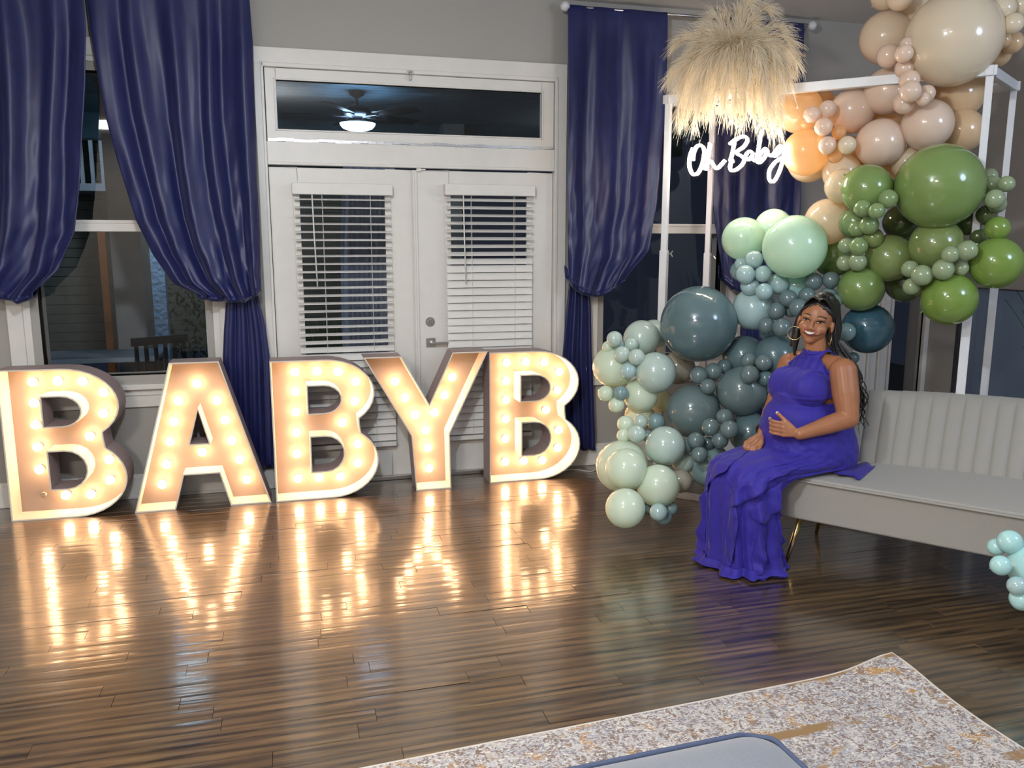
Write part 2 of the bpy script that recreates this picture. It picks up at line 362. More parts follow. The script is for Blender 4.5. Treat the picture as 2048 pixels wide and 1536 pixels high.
# ---- windows
def window(n, w, x_out0, x_out1, blind=False):
    a, b, c, d = w; root = empty(f'window_{n}', ((a + b) / 2, WY, c)); st(root)
    T = .02
    m = MB()
    m.box(x_out0, a - .085, WY - T, WY, c - .09, d + .17); m.box(b + .085, x_out1, WY - T, WY, c - .09, d + .17)
    m.box(x_out0, x_out1, WY - T - .004, WY, d + .08, d + .18)
    m.obj('casing', M['trim'], root, bevel=.004)
    m = MB()
    for (u0, u1) in ((a - .085, a - .045), (b + .045, b + .085)): m.box(u0, u1, WY - .012, WY + .05, c - .04, d + .08)
    m.box(a - .085, b + .085, WY - .012, WY + .05, d + .05, d + .08)
    for (u0, u1) in ((a - .045, a), (b, b + .045)): m.box(u0, u1, WY + .004, WY + .09, c - .04, d + .05)
    m.box(a - .045, b + .045, WY + .004, WY + .09, d, d + .05); m.box(a - .045, b + .045, WY + .004, WY + .09, c - .05, c)
    m.obj('window_frame', M['trim'], root, bevel=.003)
    MB().box(a - .045, b + .045, WY + .002, WY + .07, 1.673, 1.742).box(a, b, WY - .004, WY + .02, 1.722, 1.736).obj('meeting_rail', M['trim'], root, bevel=.003)
    MB().box(x_out0 - .02, x_out1 + .02, WY - .06, WY + .004, c - .085, c - .05).obj('window_stool', M['trim'], root, bevel=.006)
    MB().box(x_out0, x_out1, WY - .022, WY, c - .20, c - .085).box(x_out0, x_out1, WY - .03, WY, c - .125, c - .11).obj('apron', M['trim'], root, bevel=.004)
    MB().box(a, b, WY + .045, WY + .05, 1.742, d).obj('pane', M['glass'], root)
    MB().box(a, b, WY + .030, WY + .035, c, 1.673).obj('pane', M['glass'], root)
    return root
window(1, W1, -1.62, -.36); window(2, W2, 2.005, 3.27)
root = st(empty('window_3', (4.78, WY, .1)))
m = MB()
for (u0, u1, t) in ((4.28, 4.40, .018), (4.405, 4.425, .034), (4.43, 4.50, .012), (4.505, 4.525, .03), (4.53, 4.595, .018), (4.60, 4.612, .03), (4.618, 4.635, .012)): m.box(u0, u1, WY - t, WY, 0, 2.62)
m.box(4.635, XR, WY - .018, WY, 2.45, 2.62); m.obj('casing', M['trim'], root, bevel=.003)
MB().box(4.925, 4.968, WY - .03, WY + .02, 0, 2.45).obj('window_frame', M['trim'], root, bevel=.003)
MB().box(4.635, 4.925, WY + .05, WY + .055, .12, 2.45).obj('pane', M['glass'], root)
root = st(empty('window_4', (XR, 4.1, .35)))
MB().box(XR + .0, XR + .05, G[0], G[0] + .03, G[2], G[3]).box(XR, XR + .05, G[1] - .03, G[1], G[2], G[3]).box(XR, XR + .05, G[0], G[1], G[3] - .012, G[3]).obj('window_frame', M['rail'], root)
MB().box(XR + .012, XR + .02, G[0], G[1], G[2], G[3]).obj('pane', M['glass'], root)
MB().box(XR + .05, XR + .06, G[0] - .02, G[1] + .02, G[2] - .02, G[3] + .02).obj('pane_backing', M['pane_back'], root)  # added backing panel, gives the otherwise black pane its blue-grey glow
area('pane_backlight', (6.6, 4.6, 1.2), .5, 15, (.74, .87, 1), (XR, 4.3, .6))  # unseen light added outside to shine through the backing panel
# ---- french door with transom
root = st(empty('door_1', (.85, WY, 0)))
m = MB().box(-.147, -.10, WY - .022, WY, 0, 2.785).box(1.80, 1.875, WY - .022, WY, 0, 2.785).box(-.147, 1.875, WY - .024, WY, 2.687, 2.785)
m.box(-.105, -.088, WY - .03, WY + .05, 0, 2.70).box(1.79, 1.812, WY - .03, WY + .05, 0, 2.70).box(-.10, 1.80, WY - .03, WY + .05, 2.67, 2.695)
m.obj('casing', M['trim'], root, bevel=.004)
MB().box(-.088, 1.79, WY - .012, WY + .1, 2.095, 2.232).box(-.088, 1.79, WY - .024, WY + .02, 2.088, 2.106).obj('transom_bar', M['trim'], root, bevel=.004)
sash = MB(); sx0, sx1, sz0, sz1 = -.083, 1.785, 2.236, 2.668
for (a, b, c, d) in ((sx0, -.02, sz0, sz1), (1.70, sx1, sz0, sz1), (-.02, 1.70, sz0, 2.305), (-.02, 1.70, 2.597, sz1)): sash.box(a, b, WY - .008, WY + .035, c, d)
for (a, b, c, d) in ((-.03, -.02, 2.295, 2.607), (1.70, 1.71, 2.295, 2.607), (-.03, 1.71, 2.295, 2.305), (-.03, 1.71, 2.597, 2.607)): sash.box(a, b, WY - .014, WY + .03, c, d)
s = sash.obj('transom_sash', M['trim'], root, bevel=.003)
MB().box(-.02, 1.70, WY + .012, WY + .017, 2.305, 2.597).obj('pane', M['glass'], s)
m = MB(); 
for k in range(36):
    x0 = -.08 + k * .0515; dz = .003 * sin(k * 1.3)
    m.box(x0, x0 + .0515, WY - .0165, WY - .011, 2.230 + dz, 2.247 + dz + .002 * sin(k))
strip = m.obj('sealing_strip', M['strip'], root)
m = MB()
for k in range(34): m.ball((-.06 + k * .054, WY - .0175, 2.238), .003, 6)
m.obj('rivet', M['steel'], strip)
lt = MB().box(.790, .835, WY - .032, WY - .008, 2.665, 2.69).box(.806, .820, WY - .036, WY - .012, 2.632, 2.68).ball((.813, WY - .03, 2.672), .012, 10)
lt.obj('transom_latch', M['steel'], root, bevel=.002)
def leaf(x0, x1, gx0, gx1):
    m = MB(); y0, y1 = WY + .012, WY + .055; z1 = 2.076; gz0, gz1 = .32, 1.93
    for (a, b, c, d) in ((x0, gx0, .02, z1), (gx1, x1, .02, z1), (gx0, gx1, .02, gz0), (gx0, gx1, gz1, z1)): m.box(a, b, y0, y1, c, d)
    o = m.obj('door_leaf', M['trim'], root, bevel=.003)
    f = MB(); w = .03
    for (a, b, c, d) in ((gx0 - w, gx0 + .012, gz0 - w, gz1 + w), (gx1 - .012, gx1 + w, gz0 - w, gz1 + w), (gx0, gx1, gz0 - w, gz0 + .012), (gx0, gx1, gz1 - .012, gz1 + w)): f.box(a, b, y0 - .010, y0, c, d)
    f.obj('glazing_frame', M['trim'], o, bevel=.004)
    MB().box(gx0, gx1, WY + .03, WY + .035, gz0, gz1).obj('pane', M['glass'], o)
    return o
l1 = leaf(-.085, .815, .085, .645); l2 = leaf(.845, 1.787, 1.06, 1.61)
MB().box(.812, .848, WY - .004, WY + .05, .02, 2.076).box(.818, .832, WY - .012, WY, .02, 2.07).obj('astragal', M['trim'], root, bevel=.004)
MB().box(.845, .875, WY - .012, WY + .012, 2.066, 2.088).box(.862, .905, WY - .008, WY + .01, 2.074, 2.084).obj('flush_bolt', M['trim'], root, bevel=.002)
MB().box(-.09, 1.79, WY - .03, WY + .1, 0, .028).obj('threshold', M['steel'], root, bevel=.004)
# hardware
TY = Matrix.Translation((.922, WY + .012, 1.078)) @ Matrix.Rotation(R(90), 4, 'X')
db = MB().lathe([(0, .012), (.012, .012), (.014, .010), (.028, .009), (.032, .005), (.032, 0)], TY, 28)
db.box(.9205, .9235, WY - .003, WY + .002, 1.072, 1.084); db.obj('deadbolt', M['steel'], l2, smooth=False)
lv = MB().box(.892, .955, WY + .004, WY + .012, .905, .968)
lv.lathe([(.014, 0), (.012, .03), (.012, .045), (0, .045)], Matrix.Translation((.930, WY + .004, .936)) @ Matrix.Rotation(R(90), 4, 'X'), 14)
lv.box(.922, 1.035, WY - .046, WY - .034, .928, .944); lv.obj('lever_handle', M['steel'], l2, bevel=.003)
# ---- blinds: one thing per door leaf
def blind(x0, x1, ztop, label, open_until, tilt_open, tilt_closed):
    root = empty('horizontal_blind', ((x0 + x1) / 2, WY - .02, ztop), label=label, cat='blind', group='blinds on the french doors')
    MB().box(x0 - .012, x1 + .012, WY - .062, WY + .0, ztop - .038, ztop + .034).obj('headrail', M['blind'], root, bevel=.005)
    pitch = .0508; n = 0; z = ztop - .065; me = None; y = WY - .028
    sm = MB(); rows = []
    for x in (x0, x1):
        rows.append([(x - (x0 + x1) / 2, yy, zz) for yy, zz in ((-.025, 0), (-.012, .0022), (0, .003), (.012, .0022), (.025, 0), (.025, -.0028), (0, -.0002), (-.025, -.0028))])
    sm.grid(rows, closed=True); sm.f.append(tuple(range(8))); sm.f.append(tuple(reversed(range(8, 16)))); sm.mi += [0, 0]
    me = sm.mesh('slat'); me.materials.append(M['blind'])
    while z > .30:
        t = tilt_open if z > open_until + .12 else (tilt_closed if z < open_until else lerp(tilt_closed, tilt_open, (z - open_until) / .12))
        o = bpy.data.objects.new('slat', me); COL.objects.link(o); o.location = ((x0 + x1) / 2, y, z); o.rotation_euler = (R(t) + rng.gauss(0, .02), rng.gauss(0, .0012), 0); attach0(o, root)
        z -= pitch
    MB().box(x0, x1, y - .025, y + .025, z - .01, z + .02).obj('bottom_rail', M['blind'], root, bevel=.004)
    for fx in (.28, .78):
        x = lerp(x0, x1, fx); m = MB()
        for dx, dy in ((0, -.028), (.006, .026)): m.tube([(x + dx, y + dy, z), (x + dx, y + dy, ztop - .03)], .0013, 5)
        m.obj('ladder_cord', M['cord'], root)
    x = lerp(x0, x1, .18); MB().tube([(x, y - .045, ztop - .04), (x + .004, y - .046, ztop - .3), (x + .012, y - .045, ztop - .62)], .0045, 8).obj('tilt_wand', M['blind'], root, smooth=True)
def attach0(o, parent):  # keep world position, plain parenting
    w = world_loc(parent).translation; o.location = V(o.location) - w; o.parent = parent
blind(.062, .668, 1.945, 'white slatted blind on the left door leaf, slats open to above the handle', .86, 12, 62)
blind(1.035, 1.63, 1.955, 'white slatted blind on the right door leaf, only upper slats open', 1.43, 22, 68)
# ---- exterior
M['pfloor'] = mat('porch_boards', srgb(96, 96, 100), .6, ns=8, var=.15, stretch=(1, 8, 1))
M['pceil'] = mat('porch_ceiling_wood', srgb(96, 120, 130), .35, ns=5, var=.25, stretch=(.4, 6, 1))
M['post'] = mat('porch_post_paint', srgb(168, 168, 166), .5, ns=9, var=.06)
M['siding'] = mat('siding', srgb(120, 116, 100), .7, ns=9, var=.1)
M['green'] = mat('green_awning', srgb(40, 84, 70), .7, ns=9, var=.2)
M['leaf'] = mat('dark_foliage', srgb(40, 66, 28), .7, ns=30, var=.4)
M['fanglow'] = mat('lamp_bowl', (.9, .95, 1), .4, emit=(.42, .68, 1.0), es=4.5, ns=5, var=.01)
M['sheer'] = mat('outdoor_sheer', srgb(190, 200, 222), .8, ns=8, var=.08)
M['cush'] = mat('patio_table_top', srgb(150, 165, 180), .35, ns=8, var=.08)
st(MB().box(-6, 8, WY + WT, 10.2, -.2, -.02).obj('floor_porch', M['pfloor']))
m = MB()
for k in range(30): m.box(-3, 5, WY + WT + .02 + k * .15, WY + WT + .165 + k * .15, 2.985, 3.0)
m.box(-3, 5, WY + WT, 10.2, 3.0, 3.1); m.box(-3, 5, 10.0, 10.2, 2.72, 2.985); m.box(-3, 5, 6.9, 7.0, 2.93, 2.99)
st(m.obj('ceiling_porch', M['pceil']))
def post(x, y, w, label, mt='post'):
    m = MB().box(x - w / 2, x + w / 2, y - w / 2, y + w / 2, .12, 2.9).box(x - w * .7, x + w * .7, y - w * .7, y + w * .7, -.02, .14).box(x - w * .65, x + w * .65, y - w * .65, y + w * .65, 2.86, 2.985)
    tag(m.obj('porch_post', M[mt], bevel=.01), label, 'post')
post(-1.30, 7.7, .24, 'square grey porch post seen through the lower left window pane')
post(-.62, 9.6, .18, 'slim pale porch post behind the right edge of the left window')
post(1.95, 9.9, .2, 'porch post far outside behind the right door leaf')
post(3.0, 9.0, .16, 'narrow porch post outside the window behind the balloon stand')
# fan
fx, fy = .69, 8.0
root = empty('ceiling_fan', (fx, fy, 2.985), label='dark porch ceiling fan with a glowing bluish glass bowl, seen through the transom', cat='ceiling fan')
T = Matrix.Translation((fx, fy, 0))
MB().lathe([(0, 2.985), (.075, 2.985), (.07, 2.955), (.03, 2.93), (.013, 2.92), (.013, 2.86), (.02, 2.855)], T).obj('downrod', M['dark'], root, smooth=True)
MB().lathe([(.02, 2.86), (.06, 2.855), (.12, 2.83), (.13, 2.80), (.12, 2.765), (.05, 2.75), (.05, 2.735), (.09, 2.725), (.09, 2.705)], T).obj('motor_housing', M['dark'], root, smooth=True)
MB().lathe([(.165, 2.70), (.158, 2.68), (.135, 2.655), (.09, 2.638), (0, 2.632)], T).obj('lamp_bowl', M['fanglow'], root, smooth=True)
for k in range(5):
    a = 2 * pi * k / 5 + .5; Tk = T @ Matrix.Rotation(a, 4, 'Z'); m = MB()
    m.box(.10, .24, -.015, .015, 2.757, 2.765, T=Tk)
    v = []; 
    for (r, w) in ((.2, .05), (.35, .065), (.55, .072), (.68, .06)): v.append([Tk @ V((r, -w, 2.772 + w * .2)), Tk @ V((r, w, 2.772 - w * .2))])
    m.grid(v); b = m.obj('fan_blade', M['dark'], root); s_ = b.modifiers.new('s', 'SOLIDIFY'); s_.thickness = .006
pl = bpy.data.lights.new('fan_bulb', 'POINT'); pl.energy = 34; pl.color = (.45, .70, 1); pl.shadow_soft_size = .03; po = bpy.data.objects.new('fan_bulb', pl); COL.objects.link(po); po.location = (fx, fy, 2.715)
# sheer drape on porch
m = MB(); rows = []
for j in range(12):
    v = j / 11; z = 2.32 - v * 2.335; rows.append([(lerp(.52, .98, i / 40) - .06 * sin(v * 2.6) * (1 - i / 40), 7.6 + .045 * sin(i * .95 + v) , z) for i in range(41)])
m.grid(rows); o = m.obj('porch_drape', M['sheer'], smooth=True); tag(o, 'pale blue-lit drape hanging on the porch behind the left door leaf', 'drape'); o.modifiers.new('s', 'SOLIDIFY').thickness = .004
# neighbour house with balcony
root = empty('neighbour_house', (-2.6, 13.6, 0), label='neighbouring house with a white balcony railing, seen through the upper left window', cat='house')
m = MB()
for k in range(34): m.box(-8, 1.5, 13.7 - .02 * 0, 13.78, k * .14, k * .14 + .132)
m.box(-8, 1.5, 13.78, 14.1, 0, 5.2); m.obj('wall', M['siding'], root)
MB().box(-3.9, -1.2, 12.7, 13.7, 2.32, 2.42).obj('balcony_floor', M['post'], root)
for k in range(21):
    x = -3.85 + k * .13; MB().box(x, x + .045, 12.72, 12.765, 2.42, 3.2).obj('baluster', M['post'], root)
MB().box(-3.9, -1.2, 12.7, 12.78, 3.2, 3.28).obj('handrail', M['post'], root)
MB().box(-2.32, -2.12, 12.66, 12.8, 0, 4.6).obj('column', M['post'], root, bevel=.01)
MB().add([(-4, 13.7, 4.5), (-1.2, 13.7, 4.5), (-1.2, 12.6, 3.9), (-4, 12.6, 3.9), (-4, 12.6, 3.72), (-1.2, 12.6, 3.72)], [(0, 1, 2, 3), (3, 2, 5, 4)]).obj('awning', M['green'], root)
al = area('yard_lamp', (-1.2, 11.0, 3.4), .3, 24, (.5, .72, 1), (-3, 13.5, 2.6))
# pale stucco pier lit blue and patio things
M['stucco'] = mat('stucco', srgb(170, 195, 225), .9, ns=22, var=.12, bump=1, bd=.02)
p0, p1 = aty(303, 560, 8.6), aty(330, 560, 8.6)
tag(MB().box(p0.x, p1.x, 8.6, 8.75, .02, 2.6).obj('stucco_pier', M['stucco']), 'pale stucco pier lit blue outside the lower left window pane', 'pier')
area('pier_fill_light', ((p0.x + p1.x) / 2, 8.0, 2.7), .6, 12, (.5, .78, 1), ((p0.x + p1.x) / 2, 8.6, 1.2))  # unseen bluish light added close by to brighten the pier
p0, p1 = aty(200, 560, 8.9), aty(215, 560, 8.9)
M['amber'] = mat('amber_door', srgb(150, 84, 36), .5, ns=8, var=.1)
tag(MB().box(p0.x, p1.x, 8.95, 9.02, -.02, 1.75).box(p0.x - .02, p1.x + .02, 8.93, 9.04, 1.75, 1.79).obj('garden_panel', M['amber']), 'narrow orange panel outside, left of the grey porch post', 'panel')
root = empty('patio_table', (-1.55, 7.0, 0), label='low patio table with a pale blue-lit top seen through the lower left window', cat='table')
MB().box(-2.3, -1.0, 6.8, 7.35, .70, .74).obj('table_top', M['cush'], root, bevel=.008)
for x in (-2.25, -1.05):
    for y in (6.85, 7.3): MB().box(x - .02, x + .02, y - .02, y + .02, -.02, .70).obj('leg', M['dark'], root)
def pchair(x, y, rz, label):
    root = empty('patio_chair', (x, y, 0), label=label, cat='chair', group='patio chairs outside'); T = Matrix.Translation((x, y, 0)) @ Matrix.Rotation(rz, 4, 'Z')
    MB().box(-.22, .22, -.22, .22, .40, .44, T=T).obj('seat', M['dark'], root, bevel=.01)
    m = MB()
    for k in range(6): m.box(-.2 + k * .075, -.175 + k * .075, .2, .22, .44, .86, T=T)
    m.box(-.22, .22, .195, .225, .84, .90, T=T); m.obj('backrest', M['dark'], root)
    for sx in (-.2, .2):
        for sy in (-.2, .2): MB().box(sx - .012, sx + .012, sy - .012, sy + .012, -.02, .4, T=T).obj('leg', M['dark'], root)
pchair(-.85, 6.6, .6, 'dark patio chair outside, just behind the tied-back left curtain'); pchair(-2.2, 7.9, 2.2, 'dark patio chair outside beyond the low patio table')
# shrub
root = MB()
for k in range(420):
    a = rng.random() * 6.28; r = rng.random() ** .5 * .33; z = rng.random() * 1.5; c = V((-.92 + r * cos(a), 9.3 + r * sin(a), .1 + z)); d = V((rng.gauss(0, 1), rng.gauss(0, 1), rng.gauss(0, 1))).normalized() * .05; e = d.orthogonal().normalized() * .018
    root.add([c - d, c + e, c + d, c - e], [(0, 1, 2, 3)])
tag(root.obj('shrub', M['leaf']), 'dark leafy shrub beside the blue-lit pier outside', 'shrub')
m = MB()
for k in range(1500):
    x = rng.uniform(-.2, 1.2); y = rng.uniform(9.9, 10.6); h = rng.uniform(.15, .75); m.add([(x, y, 0), (x + .02, y, 0), (x + rng.gauss(0, .08), y + rng.gauss(0, .08), h)], [(0, 1, 2)])
o = m.obj('grass', M['leaf']); tag(o, 'tall grass beyond the porch behind the left door leaf', 'grass', kind='stuff')
# ---- cord on floor
tag(MB().tube(spline([(1.75, 5.33, .004), (1.92, 5.38, .004), (2.02, 5.30, .004), (2.12, 5.36, .004), (2.3, 5.33, .004)], 8), .0035, 6).obj('power_cord', M['cord'], smooth=True), 'white power cord on the floor between the last letter and the balloons', 'cord')
# ================================================================== CURTAINS
def curtain(name, label, L, Rr, top, bot, y0, nf, seed, tails=(), amp=.03, bulge=.09):
    """L, Rr: side polylines top to bottom; top, bot: polylines left to right (x, z)"""
    rg = random.Random(seed); NU, NV = 110, 70; ph = [rg.random() * 6.28 for _ in range(6)]; m = MB()
    def coons(u, v):
        A, B, C, D = poly(top, u), poly(bot, u), poly(L, v), poly(Rr, v)
        c00, c10, c01, c11 = V(top[0]), V(top[-1]), V(bot[0]), V(bot[-1])
        return A * (1 - v) + B * v + C * (1 - u) + D * u - (c00 * (1 - u) * (1 - v) + c10 * u * (1 - v) + c01 * (1 - u) * v + c11 * u * v)
    def fold(u, v):
        w = u + .02 * sin(v * 3 + ph[0]) + .012 * sin(v * 7 + u * 9 + ph[5])
        f = .6 * sin(2 * pi * nf * w + ph[1]) + .22 * sin(2 * pi * nf * 1.83 * w + ph[2] + 2 * v) + .35 * sin(2 * pi * nf * .47 * w + ph[3] - v)
        f += .16 * noise.noise(V((u * 11, v * 5, seed)))
        wr = max(0, v - .3) * .55 * noise.noise(V((u * 16 + v * 9, v * 12 - u * 5, seed + 3)))
        return f + wr
    rows = []
    for j in range(NV + 1):
        v = j / NV; r = []
        for i in range(NU + 1):
            u = i / NU; p = coons(u, v); fade = min(1, .25 + v * 3)
            b = bulge * (v ** 2.5)
            y = y0 - b - amp * fade * fold(u, v) - (.004 if v > .02 else 0)
            r.append((p.x, y, p.y))
        rows.append(r)
    for k, (dy, dz) in enumerate(((-.012, -.012), (0, -.028), (.03, -.035), (.06, -.02), (.08, .02), (.085, .06))):
        r = []
        for i in range(NU + 1):
            x, y, z = rows[NV][i]; r.append((x, min(y + dy, y0 + .02), z + dz + .008))
        rows.append(r)
    m.grid(rows)
    for (pl, pr) in tails:
        rt_ = []
        for j in range(41):
            v = j / 40; a, b = poly(pl, v), poly(pr, v)
            rt_.append([(lerp(a.x, b.x, i / 44), y0 + .062 - .016 * (.6 + .4 * v) * (1.0 * sin(2 * pi * 3.2 * i / 44 + ph[4] + .6 * v) + .4 * sin(2 * pi * 6.7 * i / 44 + v * 2)) - .02 * sin(v * 3), lerp(a.y, b.y, i / 44)) for i in range(45)])
        m.grid(rt_)
    o = m.obj(name, M['velvet'], smooth=True); s = o.modifiers.new('s', 'SOLIDIFY'); s.thickness = .004
    return tag(o, label, 'curtain', 'navy satin curtain panels')
CY = 5.385
ZR = 3.127
def rod(x0, x1, label):
    root = empty('curtain_rod', ((x0 + x1) / 2, CY + .01, ZR), label=label, cat='curtain rod')
    MB().tube([(x0, CY + .01, ZR), (x1, CY + .01, ZR)], .011, 12).obj('rod', M['steel'], root, smooth=True)
    for x, s in ((x0, -1), (x1, 1)):
        MB().ball((x + s * .035, CY + .01, ZR), .033, 20).obj('finial', M['crystal'], root, smooth=True)
        MB().tube([(x - s * .06, CY + .01, ZR), (x - s * .06, WY, ZR)], .008, 8).tube([(x - s * .06, WY - .008, ZR), (x - s * .06, WY, ZR)], .028, 14).obj('bracket', M['steel'], root)
rod(1.86, 3.64, 'silver curtain rod with crystal ball ends above the right window'); rod(-1.95, -.10, 'silver curtain rod above the left window, its ends out of sight')
curtain('curtain', 'navy satin curtain at the far left, gathered up above the first letter', [(-1.95, 3.13), (-1.93, 2.3), (-1.92, 1.40)],
        [(-1.035, 3.13), (-1.035, 2.784), (-1.06, 2.5), (-1.10, 2.2), (-1.13, 1.95), (-1.18, 1.668), (-1.28, 1.45), (-1.416, 1.325)], [(-1.95, 3.13), (-1.035, 3.13)], [(-1.92, 1.40), (-1.72, 1.36), (-1.5, 1.287), (-1.416, 1.325)], CY, 4.2, 1, amp=.042)
curtain('curtain', 'navy satin curtain left of the french doors, tied back above its hanging tail', [(-1.035, 3.13), (-1.019, 2.8), (-.966, 2.31), (-.918, 2.055), (-.846, 1.74), (-.763, 1.534), (-.662, 1.368), (-.53, 1.30)],
        [(-.15, 3.13), (-.14, 2.77), (-.158, 2.014), (-.154, 1.745), (-.163, 1.33)], [(-1.035, 3.13), (-.15, 3.13)], [(-.53, 1.30), (-.44, 1.283), (-.36, 1.277), (-.26, 1.275), (-.163, 1.33)], CY, 4.6, 2, amp=.042,
        tails=[([(-.363, 1.36), (-.40, 1.05), (-.415, .88), (-.43, .15)], [(-.20, 1.36), (-.15, 1.1), (-.13, .88), (-.14, .15)])])
curtain('curtain', 'navy satin curtain right of the french doors, knotted above the last letter', [(1.836, 3.135), (1.838, 2.4), (1.839, 1.389)],
        [(2.547, 3.135), (2.547, 2.57), (2.494, 1.9), (2.429, 1.557), (2.245, 1.36)], [(1.836, 3.135), (2.547, 3.135)], [(1.839, 1.389), (1.87, 1.34), (1.949, 1.285), (2.06, 1.262), (2.14, 1.29), (2.245, 1.36)], CY, 3.1, 4, amp=.026, bulge=.07,
        tails=[([(1.895, 1.36), (1.86, 1.05), (1.838, .8), (1.885, .13)], [(2.035, 1.36), (2.05, 1.1), (2.056, .86), (2.104, .12)])])
curtain('curtain', 'navy satin curtain hanging behind the glowing neon sign', [(2.90, 3.135), (2.89, 2.485), (2.938, 1.907), (3.023, 1.38)],
        [(3.60, 3.135), (3.63, 2.4), (3.635, 1.9), (3.60, 1.38)], [(2.90, 3.135), (3.60, 3.135)], [(3.023, 1.38), (3.10, 1.30), (3.19, 1.275), (3.4, 1.28), (3.60, 1.38)], CY, 3.3, 5, amp=.026, bulge=.05,
        tails=[([(3.24, 1.36), (3.25, 1.0), (3.24, .12)], [(3.42, 1.36), (3.43, 1.0), (3.47, .12)])])
# ================================================================== MARQUEE LETTERS
def arc(cx, cz, rx, rz, a0, a1, n): return [(cx + rx * cos(R(lerp(a0, a1, i / n))), cz + rz * sin(R(lerp(a0, a1, i / n)))) for i in range(n + 1)]
B_out = [(0, 0), (0, .893)] + arc(.33, .672, .30, .221, 90, -48, 13) + [(.532, .468)] + arc(.35, .235, .295, .235, 50, -90, 14)
B_holes = [[(.220, .555), (.220, .727)] + arc(.315, .641, .105, .086, 90, -90, 9), [(.228, .180), (.228, .403)] + arc(.315, .2915, .112, .1115, 90, -90, 9)]
A_out = [(0, 0), (.248, .905), (.528, .905), (.791, 0), (.549, 0), (.494, .212), (.290, .212), (.231, 0)]
A_holes = [[(.393, .61), (.336, .405), (.443, .405)]]
Y_out = [(0, .895), (.239, .895), (.413, .575), (.570, .908), (.804, .908), (.545, .37), (.550, 0), (.317, 0), (.292, .37)]
BULB = {'B': [(.148, .805), (.283, .805), (.416, .797), (.525, .727), (.145, .680), (.143, .548), (.141, .414), (.139, .276), (.430, .463), (.514, .599), (.525, .314), (.520, .187), (.138, .112), (.270, .108), (.406, .104)],
        'A': [(.386, .756), (.273, .654), (.496, .646), (.239, .525), (.537, .519), (.21, .402), (.567, .386), (.391, .325), (.18, .261), (.609, .263), (.147, .135), (.645, .129)],
        'Y': [(.209, .716), (.273, .603), (.335, .486), (.587, .728), (.534, .61), (.465, .495), (.405, .378), (.417, .257), (.423, .116)]}
bm_ = MB().ball((0, 0, 0), .027, 14).mesh('bulb', True); bm_.materials.append(M['bulb'])
bm_.polygons.foreach_set('use_smooth', [True] * len(bm_.polygons))
sk_ = MB().lathe([(.018, 0), (.018, .014), (.012, .02), (0, .02)], Matrix.Rotation(R(90), 4, 'X'), 12).mesh('socket'); sk_.materials.append(M['socket'])
def letter(kind, x0, yf, out, holes, rot, label, unlit=()):
    D = .185; root = empty('marquee_letter_' + kind.lower(), (x0, yf, 0), label=label, cat='marquee letter', group='light-up letters standing before the windows')
    T = Matrix.Translation((x0, yf, 0)) @ Matrix.Rotation(rot, 4, 'Z')
    def ccw(p): 
        a = sum(p[i][0] * p[(i + 1) % len(p)][1] - p[(i + 1) % len(p)][0] * p[i][1] for i in range(len(p))); return p if a > 0 else p[::-1]
    def offset(p, d):
        n = len(p); o = []
        for i in range(n):
            a, b, c = V(p[i - 1]), V(p[i]), V(p[(i + 1) % n]); e1, e2 = (b - a).normalized(), (c - b).normalized()
            n1, n2 = V((-e1.y, e1.x)), V((-e2.y, e2.x)); q = (n1 + n2); q = q / max(.35, q.length_squared) * 2 * .5 * 1.0
            q = q * 2 if False else q; k = (n1 + n2).normalized(); o.append(tuple(b + k * (d / max(.5, k.dot(n1)))))
        return o
    def clean(p):
        r = []
        for q in p:
            if not r or (V(q) - V(r[-1])).length > .003: r.append(q)
        return r
    wall_out, wall_in = MB(), MB()
    def rim(p, isout):
        p = ccw(clean(p)); q = offset(p, .008 if isout else -.008); n = len(p)
        def ring(pp, y): return [T @ V((a, y, b)) for a, b in pp]
        w = MB()
        # outer skin = p, inner skin = q
        A0, A1, B0, B1 = ring(p, 0), ring(p, D), ring(q, 0), ring(q, D - .012)
        for i in range(n):
            j = (i + 1) % n
            w.add([A0[i], A0[j], A1[j], A1[i]], [(0, 1, 2, 3)], 1)
            w.add([B0[i], B1[i], B1[j], B0[j]], [(0, 1, 2, 3)], 0)
            w.add([A0[i], B0[i], B0[j], A0[j]], [(0, 1, 2, 3)], 0)
        return w
    rim(out, True).obj('outer_rim', [M['inner'], M['outer']], root, merge=True)
    for h in holes: rim(h, False).obj('counter_rim', [M['inner'], M['outer']], root, merge=True)
    o2 = offset(ccw(clean(out)), .004); hs = [offset(ccw(clean(h)), -.004) for h in holes]
    loops = [[V((a, b, 0)) for a, b in o2]] + [[V((a, b, 0)) for a, b in h[::-1]] for h in hs]
    tri = tessellate_polygon(loops); flat = [v for l in loops for v in l]; m = MB()
    for y in (D - .026, D): m.add([T @ V((v.x, y, v.y)) for v in flat], [t if y == D else t[::-1] for t in tri], 0)
    m.obj('back_panel', M['panel'], root)
    for (bx, bz) in BULB[kind]:
        p = T @ V((bx, D - .026 - .046, bz))
        if (bx, bz) not in unlit:
            bu = bpy.data.objects.new('bulb', bm_); COL.objects.link(bu); bu.location = p; attach0(bu, root)
            o = bpy.data.objects.new('socket', sk_); COL.objects.link(o); o.location = T @ V((bx, D - .026, bz)) - p; o.parent = bu
        else:
            o = bpy.data.objects.new('socket', sk_); COL.objects.link(o); o.location = T @ V((bx, D - .026, bz)); attach0(o, root); o['label'] = 'empty bulb socket'
letter('B', -1.618, 5.19, B_out, B_holes, R(-2), 'white light-up letter B at the far left, one lower left bulb missing', unlit=[(.138, .112)])
letter('A', -.95, 5.17, A_out, A_holes, 0, 'white light-up letter A with warm bulbs')
letter('B', -.130, 5.165, B_out, B_holes, 0, 'white light-up letter B in the middle, between the A and the Y')
